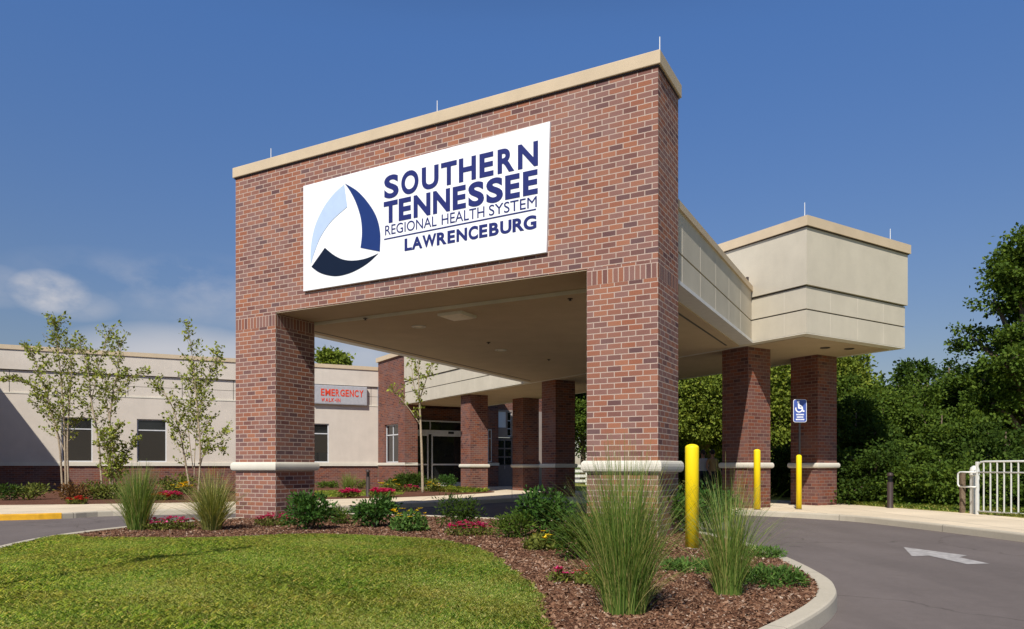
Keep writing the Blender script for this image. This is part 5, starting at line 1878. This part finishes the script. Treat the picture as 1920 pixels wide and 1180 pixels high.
def person(loc, rz, label, joints, shirt, trousers, skin, hair, h_shirt, h_hip, bare_arm=True):
    names = list(joints)
    V = [joints[k][0] for k in names]
    idx = {k: i for i, k in enumerate(names)}
    E = [('pelvis', 'waist'), ('waist', 'chest'), ('chest', 'neck'), ('neck', 'chin'), ('chin', 'skull'), ('skull', 'crown'),
         ('chest', 'sho_l'), ('sho_l', 'elb_l'), ('elb_l', 'wri_l'), ('wri_l', 'pal_l'), ('chest', 'sho_r'), ('sho_r', 'elb_r'), ('elb_r', 'wri_r'), ('wri_r', 'pal_r'),
         ('pelvis', 'hip_l'), ('hip_l', 'kne_l'), ('kne_l', 'ank_l'), ('ank_l', 'toe_l'), ('pelvis', 'hip_r'), ('hip_r', 'kne_r'), ('kne_r', 'ank_r'), ('ank_r', 'toe_r')]
    rad = [joints[k][1] for k in names]
    edges = [(idx[a], idx[b]) for a, b in E]
    for s in ('l', 'r'):
        p = Vector(joints['pal_' + s][0])
        w = Vector(joints['wri_' + s][0])
        d = (p - w).normalized()
        sd_ = d.cross(Vector((0, 1, 0.2))).normalized()
        for f in range(4):
            b = p + sd_ * (f - 1.5) * 0.02
            ln = (0.06, 0.072, 0.068, 0.052)[f]
            i0 = len(V)
            V.append(tuple(b + d * ln * .5)); rad.append((0.009, 0.009))
            V.append(tuple(b + d * ln + Vector((0, 0.012, 0)))); rad.append((0.008, 0.008))
            edges += [(idx['pal_' + s], i0), (i0, i0 + 1)]
        i0 = len(V)
        V.append(tuple(w + d * .03 + sd_ * .04)); rad.append((0.01, 0.01))
        V.append(tuple(w + d * .06 + sd_ * .055)); rad.append((0.008, 0.008))
        edges += [(idx['wri_' + s], i0), (i0, i0 + 1)]
    me = bpy.data.meshes.new('person')
    me.from_pydata(V, edges, [])
    o = bpy.data.objects.new('person', me)
    col.objects.link(o)
    sk = o.modifiers.new('s', 'SKIN')
    o.modifiers.new('u', 'SUBSURF').levels = 2
    for i, r_ in enumerate(rad):
        me.skin_vertices[0].data[i].radius = r_
        me.skin_vertices[0].data[i].use_root = (i == idx['pelvis'])
    dg = bpy.context.evaluated_depsgraph_get()
    m2 = bpy.data.meshes.new_from_object(o.evaluated_get(dg))
    bpy.data.objects.remove(o)
    for m_ in (skin, shirt, trousers, M['black']):
        m2.materials.append(m_)
    for p in m2.polygons:
        c = p.center
        arm = abs(c.x) > 0.235 or (c.z < h_shirt - 0.28 and abs(c.x) > 0.19 and c.z > 0.75)
        if c.z < 0.085:
            p.material_index = 3
        elif c.z < h_hip and not arm:
            p.material_index = 2
        elif c.z < h_shirt and not (arm and (bare_arm or c.z < h_shirt - .5)):
            p.material_index = 1
        else:
            p.material_index = 0
        p.use_smooth = True
    o = link_mesh('person', m2, None)
    o.location = loc
    o.rotation_euler = (0, 0, rz)
    tag(o, label, 'person', 'people by the walkway')
    # hair: a cap over the back and top of the skull
    sk_ = Vector(joints['skull'][0])
    hm = MB()
    for i in range(7):
        for k in range(12):
            def q(i_, k_):
                t, f = math.pi * .62 * i_ / 7, 2 * math.pi * k_ / 12
                return (sk_.x + 0.098 * math.sin(t) * math.cos(f), sk_.y + 0.02 + 0.112 * math.sin(t) * math.sin(f), sk_.z + 0.012 + 0.128 * math.cos(t))
            hm.face([q(i + 1, k), q(i + 1, k + 1), q(i, k + 1), q(i, k)])
    hm.build('hair', hair, o, smooth=True)
    # face: nose, eyes and mouth
    fm = MB()
    fm.tube([(sk_.x, sk_.y - 0.088, sk_.z + 0.005), (sk_.x, sk_.y - 0.112, sk_.z - 0.03)], [0.009, 0.014], 8)
    fm.build('nose', skin, o, smooth=True)
    for e_ in (-0.032, 0.032):
        MB().tube([(sk_.x + e_, sk_.y - 0.086, sk_.z + 0.006), (sk_.x + e_, sk_.y - 0.098, sk_.z + 0.006)], [0.011, 0.007], 8).build('eye', M['black'], o)
        MB().tube([(sk_.x + e_ * 2.8, sk_.y + 0.01, sk_.z - 0.03), (sk_.x + e_ * 2.9, sk_.y + 0.015, sk_.z + 0.02)], [0.012, 0.014], 8).build('ear', skin, o)
    MB().box(sk_.x - 0.024, sk_.x + 0.024, sk_.y - 0.098, sk_.y - 0.08, sk_.z - 0.064, sk_.z - 0.056).build('mouth', M['red_letter'], o)
    return o


def standing(step=0.0, arm=0.0):
    return {'pelvis': ((0, 0, .93), (.145, .11)), 'waist': ((0, 0, 1.08), (.125, .095)), 'chest': ((0, .01, 1.28), (.15, .105)), 'neck': ((0, .01, 1.42), (.055, .055)),
            'chin': ((0, -.005, 1.49), (.062, .066)), 'skull': ((0, -.005, 1.565), (.082, .094)), 'crown': ((0, 0, 1.625), (.06, .07)),
            'sho_l': ((.185, .01, 1.34), (.058, .06)), 'elb_l': ((.245, .03 - arm * .3, 1.07), (.042, .042)), 'wri_l': ((.25, -.06 - arm, .88 + arm * .4), (.028, .03)), 'pal_l': ((.25, -.09 - arm, .82 + arm * .4), (.036, .02)),
            'sho_r': ((-.185, .01, 1.34), (.058, .06)), 'elb_r': ((-.245, .03 - arm * .3, 1.07), (.042, .042)), 'wri_r': ((-.25, -.06 - arm, .88 + arm * .4), (.028, .03)), 'pal_r': ((-.25, -.09 - arm, .82 + arm * .4), (.036, .02)),
            'hip_l': ((.09, 0, .86), (.095, .10)), 'kne_l': ((.10, -.02 - step * .5, .49), (.06, .064)), 'ank_l': ((.10, .02 - step, .085), (.04, .045)), 'toe_l': ((.11, -.13 - step, .04), (.042, .03)),
            'hip_r': ((-.09, 0, .86), (.095, .10)), 'kne_r': ((-.10, -.02 + step * .3, .49), (.06, .064)), 'ank_r': ((-.10, .03 + step, .085), (.04, .045)), 'toe_r': ((-.11, -.12 + step, .04), (.042, .03))}


skin = plain('skin', (0.30, 0.17, 0.11), 0.6)
Yp = 25.2
person((X(1336, Yp), Yp, 0.145), R(25), 'person in a tan sleeveless top standing in shade behind the front yellow bollard', standing(0.05, 0.1),
       plain('tan_top', (0.32, 0.21, 0.09), 0.9), plain('dark_trousers', (0.02, 0.02, 0.025), 0.9), skin, plain('dark_hair', (0.015, 0.01, 0.008), 0.6), 1.37, 0.95)
person((X(1318, Yp + .5), Yp + .5, 0.145), R(-30), 'person in a pale grey shirt half hidden by the front yellow bollard', standing(0.0, 0.0),
       plain('grey_shirt', (0.42, 0.42, 0.46), 0.9), plain('navy_trousers', (0.02, 0.025, 0.04), 0.9), skin, plain('brown_hair', (0.03, 0.018, 0.01), 0.6), 1.39, 0.95, False)
